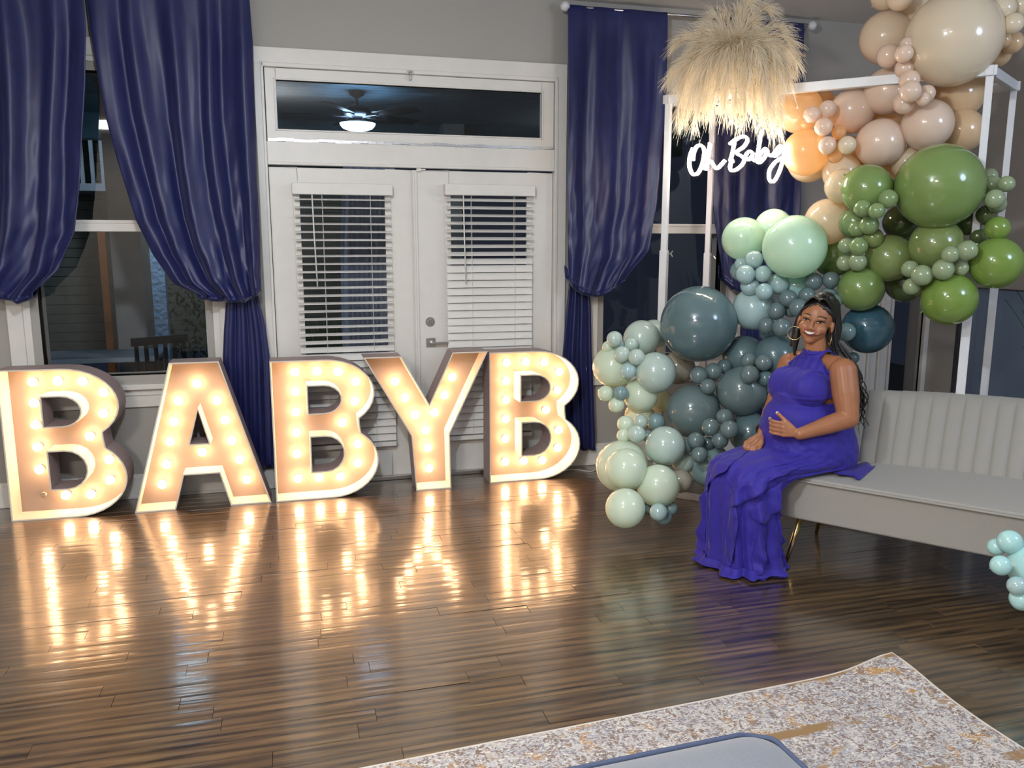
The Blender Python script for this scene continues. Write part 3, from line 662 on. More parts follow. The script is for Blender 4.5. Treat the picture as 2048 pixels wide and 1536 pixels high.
letter('Y', .438, 5.175, Y_out, [], 0, 'white light-up letter Y leaning against the neighbouring letters')
letter('B', 1.262, 5.215, B_out, B_holes, R(0), 'white light-up letter B at the right end, beside the knotted curtain')
# ================================================================== BACKDROP STAND
F0, R0 = V((2.25, 4.70, 0)), V((3.43, 3.52, 0)); BK = V((.46, .30, 0)); FD = (R0 - F0).normalized()
root = empty('backdrop_stand', F0, label='white square-tube backdrop stand holding the balloon garland, neon sign and pampas', cat='backdrop stand')
def bar(a, b, w, d=None):
    d = d or w; a, b = V(a), V(b); t = (b - a).normalized(); n = V((0, 0, 1)) if abs(t.z) < .9 else FD
    s = t.cross(n).normalized(); n = s.cross(t); v = [p + s * (i * w / 2) + n * (j * d / 2) for p in (a, b) for i, j in ((-1, -1), (1, -1), (1, 1), (-1, 1))]
    return MB().add(v, [(3, 2, 1, 0), (4, 5, 6, 7), (0, 1, 5, 4), (1, 2, 6, 5), (2, 3, 7, 6), (3, 0, 4, 7)])
HT = 2.45
def upright(p, w0, w1, zs, lean=V((0, 0, 0))):
    bar(p + V((0, 0, 0)), p + V((0, 0, zs)), w0).obj('lower_post', M['frame'], root, bevel=.003)
    bar(p + V((0, 0, zs - .05)), p + V((0, 0, HT)) + lean, w1).obj('upper_post', M['frame'], root, bevel=.003)
    q = p + V((0, 0, zs - .02)) + FD * (w0 / 2); m = MB().tube([q, q + FD * .02], .004, 8)
    m.tube([q + FD * .02 + V((0, 0, .0)), q + FD * .032 + V((0, 0, .018))], .004, 6).tube([q + FD * .02, q + FD * .032 + V((0, 0, -.018))], .004, 6); m.obj('wing_nut', M['steel'], root)
upright(F0, .046, .036, 1.56); upright(F0 + BK, .042, .034, 1.54); upright(R0, .044, .036, 1.56); upright(R0 + BK, .042, .034, 1.54)
for a, b, w in ((F0, R0, .045), (F0 + BK, R0 + BK, .034), (F0, F0 + BK, .04), (R0, R0 + BK, .04)):
    e = (b - a).normalized() * .03; bar(a - e + V((0, 0, HT)), b + e + V((0, 0, HT)), w, .05).obj('top_rail', M['frame'], root, bevel=.003)
for a, b in ((F0, R0), (F0, F0 + BK), (R0, R0 + BK)):
    bar(a + V((0, 0, .018)), b + V((0, 0, .018)), .045, .035).obj('base_rail', M['frame'], root, bevel=.003)
# ================================================================== NEON SIGN (on a plane parallel to the stand)
NN = V((-FD.y, FD.x, 0)); NN = -NN if NN.y > 0 else NN     # towards the viewer
NP = F0 + NN * .10
def onplane(px, py, off=0):
    r = ray(px, py); P0 = NP + NN * off; t = (P0 - EYEV).dot(NN) / r.dot(NN); return EYEV + r * t
def neon(x, y): return onplane(1350 + x / 8.192, 240 + y / 8.192)
STR = [[(285, 455), (235, 590), (222, 740), (262, 860), (312, 895), (378, 850), (432, 730), (465, 580), (462, 470), (420, 412), (352, 428), (305, 500), (285, 600), (280, 665)],
       [(565, 372), (535, 560), (505, 740), (492, 822)], [(496, 800), (530, 700), (575, 672), (618, 730), (672, 795), (735, 740), (815, 655)],
       [(965, 345), (935, 520), (900, 672), (962, 668)], [(885, 395), (970, 325), (1080, 268), (1160, 280), (1172, 350), (1110, 440), (1020, 505), (1010, 550), (1085, 590), (1128, 650), (1080, 740), (985, 815), (915, 825), (892, 770), (905, 700)],
       [(1262, 530), (1215, 512), (1160, 560), (1152, 620), (1190, 650), (1245, 600), (1275, 540), (1265, 620), (1300, 665), (1350, 640)],
       [(1410, 162), (1385, 300), (1358, 480), (1336, 650), (1360, 705)], [(1345, 640), (1400, 540), (1465, 470), (1495, 490), (1470, 590), (1410, 670), (1362, 705)],
       [(1500, 480), (1520, 550), (1570, 585), (1620, 540)], [(1745, 425), (1700, 430), (1650, 490), (1610, 560), (1640, 590), (1710, 530), (1770, 440), (1795, 425)],
       [(1795, 425), (1775, 590), (1730, 760), (1665, 925), (1592, 1012), (1535, 965), (1538, 830), (1610, 715), (1710, 635), (1800, 600)]]
c = neon(900, 600); root = empty('neon_sign', c, label='glowing white neon sign reading Oh Baby in script on clear acrylic', cat='neon sign')
for s in STR:
    pts = spline([neon(*p) for p in s], 6)
    MB().tube(pts, .0072, 8).obj('neon_tube', M['neon'], root, smooth=True)
plate = MB()
for s in STR:
    pts = [p - NN * .016 for p in spline([neon(*p) for p in s], 3)]
    n = len(pts)
    w = .027; base = len(plate.v)
    for i, p in enumerate(pts):
        t = (pts[min(i + 1, n - 1)] - pts[max(i - 1, 0)]).normalized(); sd = t.cross(NN).normalized()
        for a, b in ((-1, -1), (1, -1), (1, 1), (-1, 1)): plate.v.append(tuple(p + sd * w * a + NN * .0025 * b))
    for i in range(n - 1):
        for k in range(4): plate.f.append((base + i * 4 + k, base + i * 4 + (k + 1) % 4, base + i * 4 + 4 + (k + 1) % 4, base + i * 4 + 4 + k)); plate.mi.append(0)
    plate.f.append((base, base + 3, base + 2, base + 1)); plate.f.append((base + 4 * n - 4, base + 4 * n - 3, base + 4 * n - 2, base + 4 * n - 1)); plate.mi += [0, 0]
plate.obj('acrylic_backing', M['acrylic'], root)
for (a, b) in (((388, 385), (520, 0)), ((1715, 375), (1640, 120))):
    p = neon(*a) - NN * .014; q = neon(*b) - NN * .014; k = (HT - p.z) / (q.z - p.z) if q.z > p.z else 1
    MB().tube([p, p + (q - p) * k], .0012, 5).obj('hanging_wire', M['steel'], root)
    MB().tube([p - V((0, 0, .012)), p + V((0, 0, .022))], .005, 8).obj('standoff', M['steel'], root)
# ================================================================== PAMPAS
PC = onplane(1466, 136, .02); root = empty('pampas_arrangement', PC, label='big burst of cream dried pampas grass on top of the backdrop stand', cat='dried grass')
hp = onplane(1432, 212); m = MB(); hr = .16
m.tube([V((F0.x, F0.y, 0)) + FD * .43 + V((0, 0, HT - .03 - .0)) + FD * hr * cos(2 * pi * k / 28) + NN * hr * sin(2 * pi * k / 28) for k in range(28)], .022, 8, closed=True, flat=.5)
m.obj('ring', M['frame'], root, smooth=True)
TIPS = [(1500, 8, .1), (1478, 30, 0), (1540, 22, -.05), (1420, 40, .05), (1405, 60, -.1), (1448, 28, -.15), (1575, 66, 0), (1592, 92, .1), (1340, 98, .05), (1352, 84, -.1), (1330, 172, .1), (1342, 150, -.05),
        (1365, 130, -.15), (1328, 182, 0), (1360, 250, .22), (1386, 256, .28), (1372, 236, .12), (1420, 232, .3), (1440, 226, .32), (1465, 250, .34), (1482, 248, .36), (1500, 222, .3), (1520, 240, .28), (1546, 266, .26), (1560, 268, .2),
        (1585, 170, .2), (1604, 140, .12), (1600, 118, -.02), (1596, 160, .05), (1400, 200, .32), (1450, 200, .40), (1500, 196, .40), (1535, 200, .34), (1570, 190, .28), (1380, 110, .2), (1430, 90, .22), (1550, 100, .2), (1510, 60, .15), (1395, 76, .1), (1560, 130, .3), (1360, 180, .26),
        (1480, 100, .28), (1345, 205, .18), (1575, 215, .22), (1410, 150, .36), (1520, 140, .38), (1352, 232, .26), (1368, 248, .3), (1392, 244, .34), (1408, 226, .3), (1428, 214, .36), (1448, 236, .36), (1470, 226, .4), (1490, 236, .4), (1510, 246, .34), (1530, 256, .34), (1548, 250, .3), (1564, 240, .28), (1345, 190, .25), (1590, 196, .2), (1385, 215, .38), (1540, 222, .38)]
prg = random.Random(11)
for (tx, ty, tf) in TIPS:
    tip = onplane(tx, ty, tf * .8 - .05); d = tip - PC; up_ = V((0, 0, 1)); L_ = d.length
    lift = .10 + max(0, -d.z) * .55
    ctl = [PC + V((0, 0, -.05)), PC + d * .3 + up_ * lift * .75, PC + d * .72 + up_ * lift * .85, tip]
    cl = spline(ctl, 8); m = MB(); m.tube(cl[:16], .0022, 5)
    n = len(cl)
    for k in range(330 if ty > 190 else 250):
        t0 = prg.random() ** .8 * (.76 if ty > 215 else .66) + .22; i = min(n - 2, int(t0 * (n - 1))); p = cl[i].lerp(cl[i + 1], prg.random()); t = (cl[i + 1] - cl[i]).normalized()
        a = t.orthogonal().normalized(); b = t.cross(a); an = prg.random() * 6.28; side = a * cos(an) + b * sin(an)
        ln = prg.uniform(.07, .15) * (1.15 - .35 * t0); dirv = (t * .9 + side * prg.uniform(.15, .55)).normalized(); q = p; w = prg.uniform(.0014, .0026); sd = dirv.cross(V((prg.gauss(0, 1), prg.gauss(0, 1), prg.gauss(0, 1)))).normalized()
        base = len(m.v)
        for j in range(5):
            ww = w * (1 - .75 * j / 4); m.v.append(tuple(q - sd * ww)); m.v.append(tuple(q + sd * ww))
            q = q + dirv * ln / 4; dirv = (dirv + V((prg.gauss(0, .09), prg.gauss(0, .09), -.20 + prg.gauss(0, .09)))).normalized()
        for j in range(4): m.f.append((base + 2 * j, base + 2 * j + 1, base + 2 * j + 3, base + 2 * j + 2)); m.mi.append(0)
    m.obj('plume', M['pampas'], root)
# ================================================================== BALLOONS
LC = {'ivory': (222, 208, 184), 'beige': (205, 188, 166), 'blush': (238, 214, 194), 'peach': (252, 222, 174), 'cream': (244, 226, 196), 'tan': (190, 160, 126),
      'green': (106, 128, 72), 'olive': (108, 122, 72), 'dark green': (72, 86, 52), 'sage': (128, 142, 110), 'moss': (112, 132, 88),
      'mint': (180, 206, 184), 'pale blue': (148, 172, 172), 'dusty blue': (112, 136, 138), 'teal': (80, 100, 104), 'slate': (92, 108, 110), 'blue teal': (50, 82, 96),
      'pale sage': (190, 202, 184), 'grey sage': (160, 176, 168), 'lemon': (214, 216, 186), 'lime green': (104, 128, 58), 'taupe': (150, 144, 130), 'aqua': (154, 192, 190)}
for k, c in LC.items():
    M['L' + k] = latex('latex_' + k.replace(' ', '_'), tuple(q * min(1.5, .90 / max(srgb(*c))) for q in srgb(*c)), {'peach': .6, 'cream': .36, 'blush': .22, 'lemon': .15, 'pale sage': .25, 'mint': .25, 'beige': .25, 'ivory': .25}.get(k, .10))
def balloon_mesh(elong):
    prof = []; n = 20
    for i in range(n + 1):
        th = pi * i / n; r = sin(th); z = cos(th)
        if z < 0: z *= 1.0 + .10 * (-z) ** 2 * elong; r *= 1 - .07 * (-z) ** 1.5
        prof.append((max(r, .0001) if i < n else .045, z))
    prof.append((.03, prof[-1][1] - .03))
    return MB().lathe(prof, n=32).mesh('balloon', True)
BMESH = {}
def bmesh_for(col, e):
    if (col, e) not in BMESH:
        me = balloon_mesh(e); me.materials.append(M['L' + col]); me.polygons.foreach_set('use_smooth', [True] * len(me.polygons)); BMESH[(col, e)] = me
        kn = MB().lathe([(.03, 0), (.022, -.02), (.05, -.045), (.055, -.055), (.012, -.05)], n=10).mesh('knot'); kn.materials.append(M['L' + col]); BMESH[(col, e, 'k')] = kn
    return BMESH[(col, e)], BMESH[(col, e, 'k')]
def d_base(x, y):
    if x >= 1326: d = 5.08 - .81 * (x - 1326) / 611
    else: d = 5.08 - .0012 * (1326 - x)
    if y > 780: d -= min(.55, (y - 780) / 240 * .5) * (1 if x < 1380 else .75)
    return d
# x, y, radius in px, colour, layer offset (m towards the viewer), where it is
BAL = [l.split('|') for l in '''
1835|20|44|beige|-.05|peeking left of the giant ivory one at the top
1770|-10|29|beige|.1|cut by the top edge above the grey wall, left of a twin
1801|-7|27|beige|.16|cut by the top edge, right of its twin
1772|76|52|beige|0|top left of the arch, under the twins cut by the frame
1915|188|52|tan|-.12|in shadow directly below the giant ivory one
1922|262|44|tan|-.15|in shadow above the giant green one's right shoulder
1776|240|36|peach|-.12|glimpsed between two blush ones above the arch bend
1763|342|36|peach|-.15|glimpsed just above the left green one
1995|108|26|tan|-.1|peeking out right below the giant ivory one
1906|77|92|ivory|.16|giant at the top of the arch
1775|183|46|blush|.05|middle of the arch, under the cluster of small blush ones
1855|250|50|blush|.08|directly above the giant green one's left side
1815|326|32|cream|0|half hidden behind the giant green one's left edge
1704|222|44|blush|.04|just right of the small cluster near the pampas
1650|203|20|peach|-.08|small, peeking above two small blush ones near the pampas
1618|322|42|cream|-.08|lowest of the glowing ones beside the neon sign, mostly hidden
1600|221|45|peach|.04|glowing, directly right of the pampas grass
1612|305|46|peach|.08|glowing, touching the last letter of the neon sign
1690|312|40|peach|-.06|deep orange glow behind the small blush cluster
1683|345|38|cream|-.04|between the glowing ones and the left green one
1684|372|34|cream|-.06|left of the left green one, below the cream one
1760|286|48|blush|.10|large front one above the left green one
1655|443|46|cream|.02|alone between the giant mint one and the green ones
1815|88|14|blush|.14|tiny, tucked at the left rim of the giant ivory one
1777|112|23|blush|.22|upper left of the small column under the giant ivory one
1808|107|18|blush|.24|second in the small column, touching the giant ivory one
1809|137|19|blush|.24|third down in the small column beside the giant ivory one
1819|161|20|blush|.22|fourth down in the small column
1808|207|21|blush|.24|lowest left of the small column
1853|187|17|blush|.22|rightmost of the small column, upper of two
1846|198|14|blush|.26|rightmost of the small column, lower of two
1821|183|21|blush|.30|fifth down in the small column, standing furthest forward
1616|247|15|peach|.16|half hidden behind the leftmost small blush one by the pampas
1655|219|18|blush|.20|top of the small cluster right of the pampas
1624|230|17|blush|.24|leftmost of the small cluster right of the pampas
1678|265|14|peach|.16|back of the small cluster above the neon sign's height
1670|310|15|peach|.16|bottom of the small cluster, behind two others
1647|254|18|blush|.26|middle of the small cluster right of the pampas
1655|291|18|blush|.26|lower left of the small cluster right of the neon sign
1694|290|18|ivory|.26|lower right of the small cluster right of the neon sign
2024|85|22|tan|-.02|dim, at the right edge below the small ivory ones
2007|80|15|tan|.06|small, touching the right rim of the giant ivory one
2045|10|26|ivory|.06|in the top right corner, cut by the frame
2004|17|26|ivory|.10|right of the giant ivory one, at the top
2027|47|20|ivory|.14|under the two at the top right corner
1668|512|42|green|-.12|behind the giant mint one's right edge
1710|445|32|moss|-.06|behind the small green ones, left side of the green part
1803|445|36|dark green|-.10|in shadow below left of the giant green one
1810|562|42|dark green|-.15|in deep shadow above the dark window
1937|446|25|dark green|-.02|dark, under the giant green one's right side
1972|430|20|dark green|.0|dark, right below the giant green one
1956|473|16|dark green|.02|small and dark, left of the bright green small one
1994|408|18|sage|.0|small, behind others at the right rim of the giant green one
1979|353|16|sage|.0|small, top of the right-hand sage cluster
1984|370|19|sage|.05|small, middle of the right-hand sage cluster
2013|368|16|sage|.06|small, rightmost of the sage cluster at the right
1989|398|19|sage|.08|small, bottom of the right-hand sage cluster
1733|378|49|green|.04|left shoulder of the green part, under the glowing ones
1878|372|84|green|.20|giant in the middle of the green part
1778|516|47|olive|.06|centre of the lower green part
1872|490|52|olive|.10|right under the giant green one
1722|578|45|green|.08|directly above the woman's hair
1991|526|51|lime green|.10|rightmost large one at the wall
1898|598|53|lime green|.14|lowest of the green part, above the sofa back
1995|457|24|lime green|.12|bright small one above the rightmost large one
1840|576|17|olive|.12|yellowish, half hidden behind the small sage pair
1771|370|19|moss|.14|small, between the left shoulder and the giant green one
1776|398|19|moss|.20|small, touching the giant green one's left rim
1725|417|17|moss|.20|small, first of the pair under the left shoulder
1753|422|16|moss|.22|small, second of the pair under the left shoulder
1746|476|20|olive|.12|small, in shadow at the heart of the small green cluster
1714|458|17|moss|.18|small, left one of the middle pair in the green cluster
1738|450|19|moss|.22|small, right one of the middle pair in the green cluster
1692|492|16|sage|.18|small, left of the lower pair above the woman
1717|493|18|moss|.24|small, right of the lower pair above the woman
1689|526|16|sage|.16|small, left of the lowest pair above the woman
1715|524|18|sage|.20|small, right of the lowest pair above the woman
1820|538|17|sage|.20|small, left end of the sage chain in the lower green part
1823|573|17|sage|.20|small, lowest of the sage chain
1844|551|21|sage|.26|small, second in the sage chain
1922|537|15|sage|.18|small, lower right in the sage group of four
1886|539|21|sage|.26|small, lower left in the sage group of four
1901|509|17|sage|.28|small, upper left in the sage group of four
1934|501|20|sage|.26|small, upper right in the sage group of four
1546|456|38|mint|-.06|behind the giant mint one, its top showing
1487|478|43|mint|.04|leftmost of the mint ones below the neon sign
1591|572|34|aqua|-.04|behind the slate small ones, under the giant mint one
1480|542|20|dusty blue|-.02|small, half hidden behind the cluster below the mint ones
1483|528|14|pale blue|.04|small, peeking left of the cluster below the mint ones
1508|617|43|pale blue|.04|large, above left of the woman's head
1589|494|63|mint|.20|giant under the neon sign's end
1500|573|19|pale blue|.10|small, resting on the large pale blue one
1556|568|21|pale blue|.08|small, right end of the cluster under the giant mint one
1491|549|19|pale blue|.16|small, left of the cluster under the mint ones
1508|519|18|pale blue|.18|small, top of the cluster between the two mint ones
1526|548|17|pale blue|.18|small, centre of the cluster between the mint ones
1528|583|17|pale blue|.20|small, lowest of the cluster, over the large pale blue one
1581|622|13|slate|.08|tiny, tucked beside the woman's hair
1627|563|18|slate|.10|small, above the woman's head, left of a pair
1662|560|17|slate|.08|small, above the woman's head, right of a pair
1657|592|18|dusty blue|.04|small, touching the top of the woman's hair
1668|603|16|dusty blue|.0|small, behind the woman's hair under the green ones
1614|591|17|slate|.12|small, just left of the woman's hair top
1576|597|18|slate|.14|small, left of three above the woman's shoulder side
1597|616|19|slate|.18|small, closest to the woman's forehead
1553|622|18|slate|.14|small, at the right rim of the large pale blue one
1535|668|16|teal|-.02|small and dark, under the pair beside the hoop earring
1533|651|17|slate|.14|small, left of the pair beside the hoop earring
1564|655|19|slate|.18|small, right of the pair beside the hoop earring
1735|657|50|blue teal|-.05|large and dark, right of the woman's head
1692|664|19|dusty blue|.02|dull, between the woman's hair and the dark blue one
1706|716|12|teal|-.02|small, behind the woman's shoulder, uppermost of three
1705|737|12|slate|-.02|small, behind the woman's shoulder, middle of three
1702|757|10|teal|-.02|small, behind the woman's shoulder, lowest of three
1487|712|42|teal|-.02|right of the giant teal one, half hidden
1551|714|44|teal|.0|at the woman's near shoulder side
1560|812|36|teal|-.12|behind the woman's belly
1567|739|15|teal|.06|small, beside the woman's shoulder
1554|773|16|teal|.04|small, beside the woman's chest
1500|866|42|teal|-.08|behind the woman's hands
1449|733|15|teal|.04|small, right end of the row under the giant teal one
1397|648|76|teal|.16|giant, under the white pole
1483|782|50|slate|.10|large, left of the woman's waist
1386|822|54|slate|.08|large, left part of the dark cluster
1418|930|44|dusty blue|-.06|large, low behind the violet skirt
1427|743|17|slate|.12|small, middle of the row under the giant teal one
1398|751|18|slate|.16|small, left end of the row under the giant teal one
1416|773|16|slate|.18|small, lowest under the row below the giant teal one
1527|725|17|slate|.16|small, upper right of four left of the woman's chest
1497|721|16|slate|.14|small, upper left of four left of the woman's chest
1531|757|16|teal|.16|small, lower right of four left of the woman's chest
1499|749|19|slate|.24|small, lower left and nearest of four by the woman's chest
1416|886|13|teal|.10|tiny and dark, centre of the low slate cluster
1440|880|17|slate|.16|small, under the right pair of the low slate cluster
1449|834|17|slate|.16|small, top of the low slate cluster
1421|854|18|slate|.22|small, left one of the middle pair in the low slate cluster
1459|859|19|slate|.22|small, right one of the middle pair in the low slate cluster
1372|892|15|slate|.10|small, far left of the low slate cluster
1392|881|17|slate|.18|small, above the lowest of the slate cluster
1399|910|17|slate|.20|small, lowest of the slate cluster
1307|668|29|grey sage|-.08|behind, peeking right of the upper left one
1356|735|34|taupe|-.12|dull, behind the foot of the giant teal one
1320|800|24|lemon|-.12|yellowish, behind the white pole
1278|832|30|lemon|-.08|yellowish, behind the small group in the left column
1283|677|37|grey sage|.04|top of the left column
1227|733|43|pale sage|.02|leftmost large one beside the curtain tail
1281|790|35|pale sage|-.02|middle of the left column, in front of the yellowish one
1311|745|41|grey sage|.10|right of the small group of the left column
1215|693|11|pale sage|.02|tiny, left of the top small group
1237|690|11|pale blue|.08|tiny, centre of the top small group
1229|678|16|grey sage|.08|small, top left of the left column
1262|689|15|grey sage|.10|small, over the top large one of the left column
1244|709|17|grey sage|.16|small, left of the trio on the left column
1273|714|17|grey sage|.20|small, right of the trio on the left column
1257|741|17|pale blue|.20|small, bottom of the trio on the left column
1233|810|16|pale sage|.06|small, lowest of three under the leftmost large one
1211|787|16|pale sage|.08|small, left of three under the leftmost large one
1242|786|15|dusty blue|.12|small, bluest of three under the leftmost large one
1295|872|12|dusty blue|.04|tiny, tucked low in the group of five
1312|844|18|dusty blue|.08|small, right end of the group of five at mid column
1281|844|15|grey sage|.10|small, upper middle of the group of five
1251|848|17|pale sage|.12|small, upper left of the group of five
1247|871|14|pale sage|.10|small, lower left of the group of five
1273|868|18|grey sage|.18|small, lower middle of the group of five
1365|925|22|grey sage|-.10|behind, between the low grey one and the skirt
1244|932|53|pale sage|-.04|large, behind the low left pair near the floor
1360|962|24|taupe|-.10|dull, behind the low right one near the base rail
1330|892|40|grey sage|.06|large, above the low right one
1252|938|42|pale sage|.10|low left, in front of the largest low one
1298|1015|14|teal|.0|small and dark, between the two lowest large ones
1340|1017|15|dusty blue|.04|small, far right under the low right one
1328|1034|16|dusty blue|.06|small, lowest under the low right one
1317|1024|18|pale blue|.12|small, front under the low right one
1316|971|43|pale sage|.16|low right, above the three small ones on the floor
1250|1016|40|pale sage|.20|lowest large one, resting on the floor
'''.strip().split('\n')]
placed = []; brg = random.Random(5)
def add_balloon(c, r, col, label, group, elong=0):
    big = r > .085
    me, kn = bmesh_for(col, elong)
    away = V((brg.gauss(0, .5), .8 + brg.gauss(0, .3), brg.gauss(-.1, .5))).normalized()   # neck points into the garland
    q = (-away).to_track_quat('Z', 'Y')
    o = bpy.data.objects.new('balloon', me); COL.objects.link(o); o.location = c; o.scale = (r, r, r); o.rotation_euler = q.to_euler()
    tag(o, label, 'balloon', group)
    k = bpy.data.objects.new('knot', kn); COL.objects.link(k); k.parent = o; k.location = (0, 0, -1.03 - .10 * elong)
    return o
def size_word(r): return 'giant' if r > 60 else ('large' if r >= 30 else ('medium' if r >= 23 else 'small'))
for (x, y, r, col, off, where) in BAL:
    x, y, r, off = float(x), float(y), float(r), float(off); d = d_base(x, y) - off
    for _ in range(60):
        c = atd(x, y, d); rr = r * d / FPX; hit = False
        for (x2, y2, r2, c2, rr2) in placed:
            d2 = math.hypot(x - x2, y - y2)
            if d2 < (r + r2) * .93:
                f = .80 if min(r, r2) > 28 else .88
                if (c - c2).length < f * (rr + rr2) and d2 < f * (r + r2): hit = True; break
        if not hit: break
        d -= .012
    c.z = max(c.z, rr + .003)
    placed.append((x, y, r, c, rr))
    w = where; sz = size_word(r)
    for s in ('small', 'giant', 'large', 'tiny'):
        if w.startswith(s): sz = s; w = w[len(s):].lstrip(' ,'); 
    if w.startswith('and '): sz, w = sz + ' ' + w.split(',')[0], w.split(',', 1)[1].strip()
    add_balloon(c, rr, col, f'{sz} {col} balloon, {w}', 'balloons of the tall garland on the stand')
# second little garland at the sofa's right end
for (x, y, r, d, col, lab) in ((1992, 1094, 17, 3.28, 'aqua', 'small aqua balloon, leftmost of the cluster at the right edge'), (2020, 1084, 24, 3.22, 'aqua', 'medium aqua balloon, top of the cluster at the right edge'),
        (2062, 1134, 46, 3.20, 'aqua', 'large aqua balloon cut by the right edge of the picture'), (2001, 1131, 20, 3.14, 'aqua', 'small aqua balloon, in front below the leftmost at the right edge'),
        (2034, 1172, 19, 3.10, 'pale blue', 'small pale blue balloon below the large one at the right edge'), (2043, 1198, 23, 3.12, 'aqua', 'lowest visible aqua balloon of the cluster at the right edge'), (2116, 1270, 54, 3.16, 'aqua', 'large aqua balloon on the floor carrying the cluster at the right edge')):
    c = atd(x, y, d); c.z = max(c.z, r * d / FPX + .002) if r < 50 else r * d / FPX + .002; add_balloon(c, r * d / FPX, col, lab, 'balloons of the low cluster by the sofa')
# ================================================================== SOFA
SO, SS, ST = V((2.404, 3.412, 0)), V((.626, -.779, 0)), V((.779, .626, 0))
def sp(s, t, z): return SO + SS * s + ST * t + V((0, 0, z))
root = empty('sofa', sp(.9, .35, 0), label='curved ivory fabric sofa with vertical channel tufting and gold legs', cat='sofa')
LS = 1.92; S0 = -.13
def tb(s): k = (s - .9) / .9; return .575 - .19 * k * k          # back line on the seat
def tt(s): k = (s - .9) / .9; return .80 - .17 * k * k            # back line at the top
def slab(name, z0, z1, mt, s0=-.13, s1=LS, infl=0, flare=.10):
    m = MB(); top, bot = [], []; N = 24
    front = [(lerp(s0, s1, i / N), .0 + .012 * (1 - ((i / N) * 2 - 1) ** 2) * -1 - infl) for i in range(N + 1)]
    back = [(lerp(s1 + flare, s0 - flare, i / N), tb(min(max(lerp(s1, s0, i / N), -.13), LS)) + .18) for i in range(N + 1)]
    loop = front + back; n = len(loop)
    v = [sp(s, t, z0) for s, t in loop] + [sp(s, t, z1) for s, t in loop]
    m.add(v, [tuple(range(n))[::-1], tuple(range(n, 2 * n))] + [(i, (i + 1) % n, n + (i + 1) % n, n + i) for i in range(n)])
    return m.obj(name, mt, root, bevel=.012, bseg=3)
slab('apron', .245, .448, M['ivory']); slab('seat', .440, .465, M['ivory'], infl=.006)
MB().tube([sp(lerp(-.135, LS + .005, i / 20), -.012 - .012 * (1 - (i / 10 - 1) ** 2), .447) for i in range(21)], .0055, 8).obj('piping', M['ivory'], root, smooth=True)
NC = 28; ds = (LS - S0) / NC
for k in range(NC):
    m = MB(); rows = []
    sa, sb = S0 + k * ds, S0 + (k + 1) * ds
    for j in range(13):
        v = j / 12; z = lerp(.455, .80, min(1, v * 1.04)); row = []
        dz = -.045 * max(0, abs((k + .5) / NC * 2 - 1) - .15) ** 2 * 1.0
        z += dz * v
        for i in range(9):
            u = i / 8; s = lerp(sa, sb, u); sm = s
            t = lerp(tb(sm), tt(sm), v ** 1.15) + .022 - .015 * sin(pi * u) ** .5 * min(1, (1 - v) * 8 + .35)
            row.append(sp(s + (s - .9) * .03 * v, t, z))
        rows.append(row)
    for j, (dt, dz2) in enumerate(((.02, .014), (.06, .018), (.09, .008), (.10, -.03), (.10, -.45))):
        rows.append([p + ST * dt + V((0, 0, dz2)) for p in rows[12]] if j < 4 else [p + ST * (dt - .16) * 1 + V((0, 0, -.50)) for p in rows[12]])
    m.grid(rows); m.obj('channel', M['ivory'], root, smooth=True)
for (s, t, a, b) in ((.0, .06, -.05, -.04), (1.80, .06, .05, -.04), (.0, .50, -.05, .05), (1.80, .50, .05, .05)):
    MB().tube([sp(s, t, .25), sp(s + a, t + b, 0.0)], [.016, .009], 12).tube([sp(s, t, .25), sp(s, t, .24)], .03, 12).obj('leg', M['gold'], root, smooth=True)
bar(sp(.12, .13, .222), sp(.68, .10, .222), .03, .02).obj('support_rail', M['rail'], root); bar(sp(1.05, .13, .222), sp(1.62, .13, .222), .03, .02).obj('support_rail', M['rail'], root)
# ================================================================== RUG, OTTOMAN
RC = V((2.172, 2.44, 0)); ra = R(3.2); rx = V((-cos(ra), -sin(ra), 0)); ry = V((sin(ra), -cos(ra), 0)); RL, RWd = 3.1, 2.05
def rugz(a, b): return .011 + .045 * math.exp(-((a / .16) ** 2 + (b / .22) ** 2)) + .004 * max(0, noise.noise(V((a * 2.2, b * 2.2, 3))))
m = MB(); NX, NY = 60, 44; T = Matrix.Translation(RC)
rows = [[RC + rx * (RL * i / NX) + ry * (RWd * j / NY) + V((0, 0, rugz(RL * i / NX, RWd * j / NY))) for i in range(NX + 1)] for j in range(NY + 1)]
m.grid(rows); n0 = len(m.v); low = [[p - V((0, 0, .009)) for p in r] for r in rows]
edge = [(0, i) for i in range(NX)] + [(j, NX) for j in range(NY)] + [(NY, i) for i in range(NX, 0, -1)] + [(j, 0) for j in range(NY, 0, -1)]
m.grid([[rows[j][i] for j, i in edge], [low[j][i] for j, i in edge]], closed=True)
rug = m.obj('rug', M['rug'], smooth=True); tag(rug, 'distressed cream rug with faded rust and gold pattern, one corner lifting', 'rug')
MB().tube([rows[j][i] - V((0, 0, .003)) for j, i in edge], .0052, 6, closed=True).obj('binding', M['rugedge'], rug, smooth=True)
ot = empty('ottoman', (.55, 1.25, 0), label='grey upholstered ottoman with slate blue piping at the bottom edge of the picture', cat='ottoman')
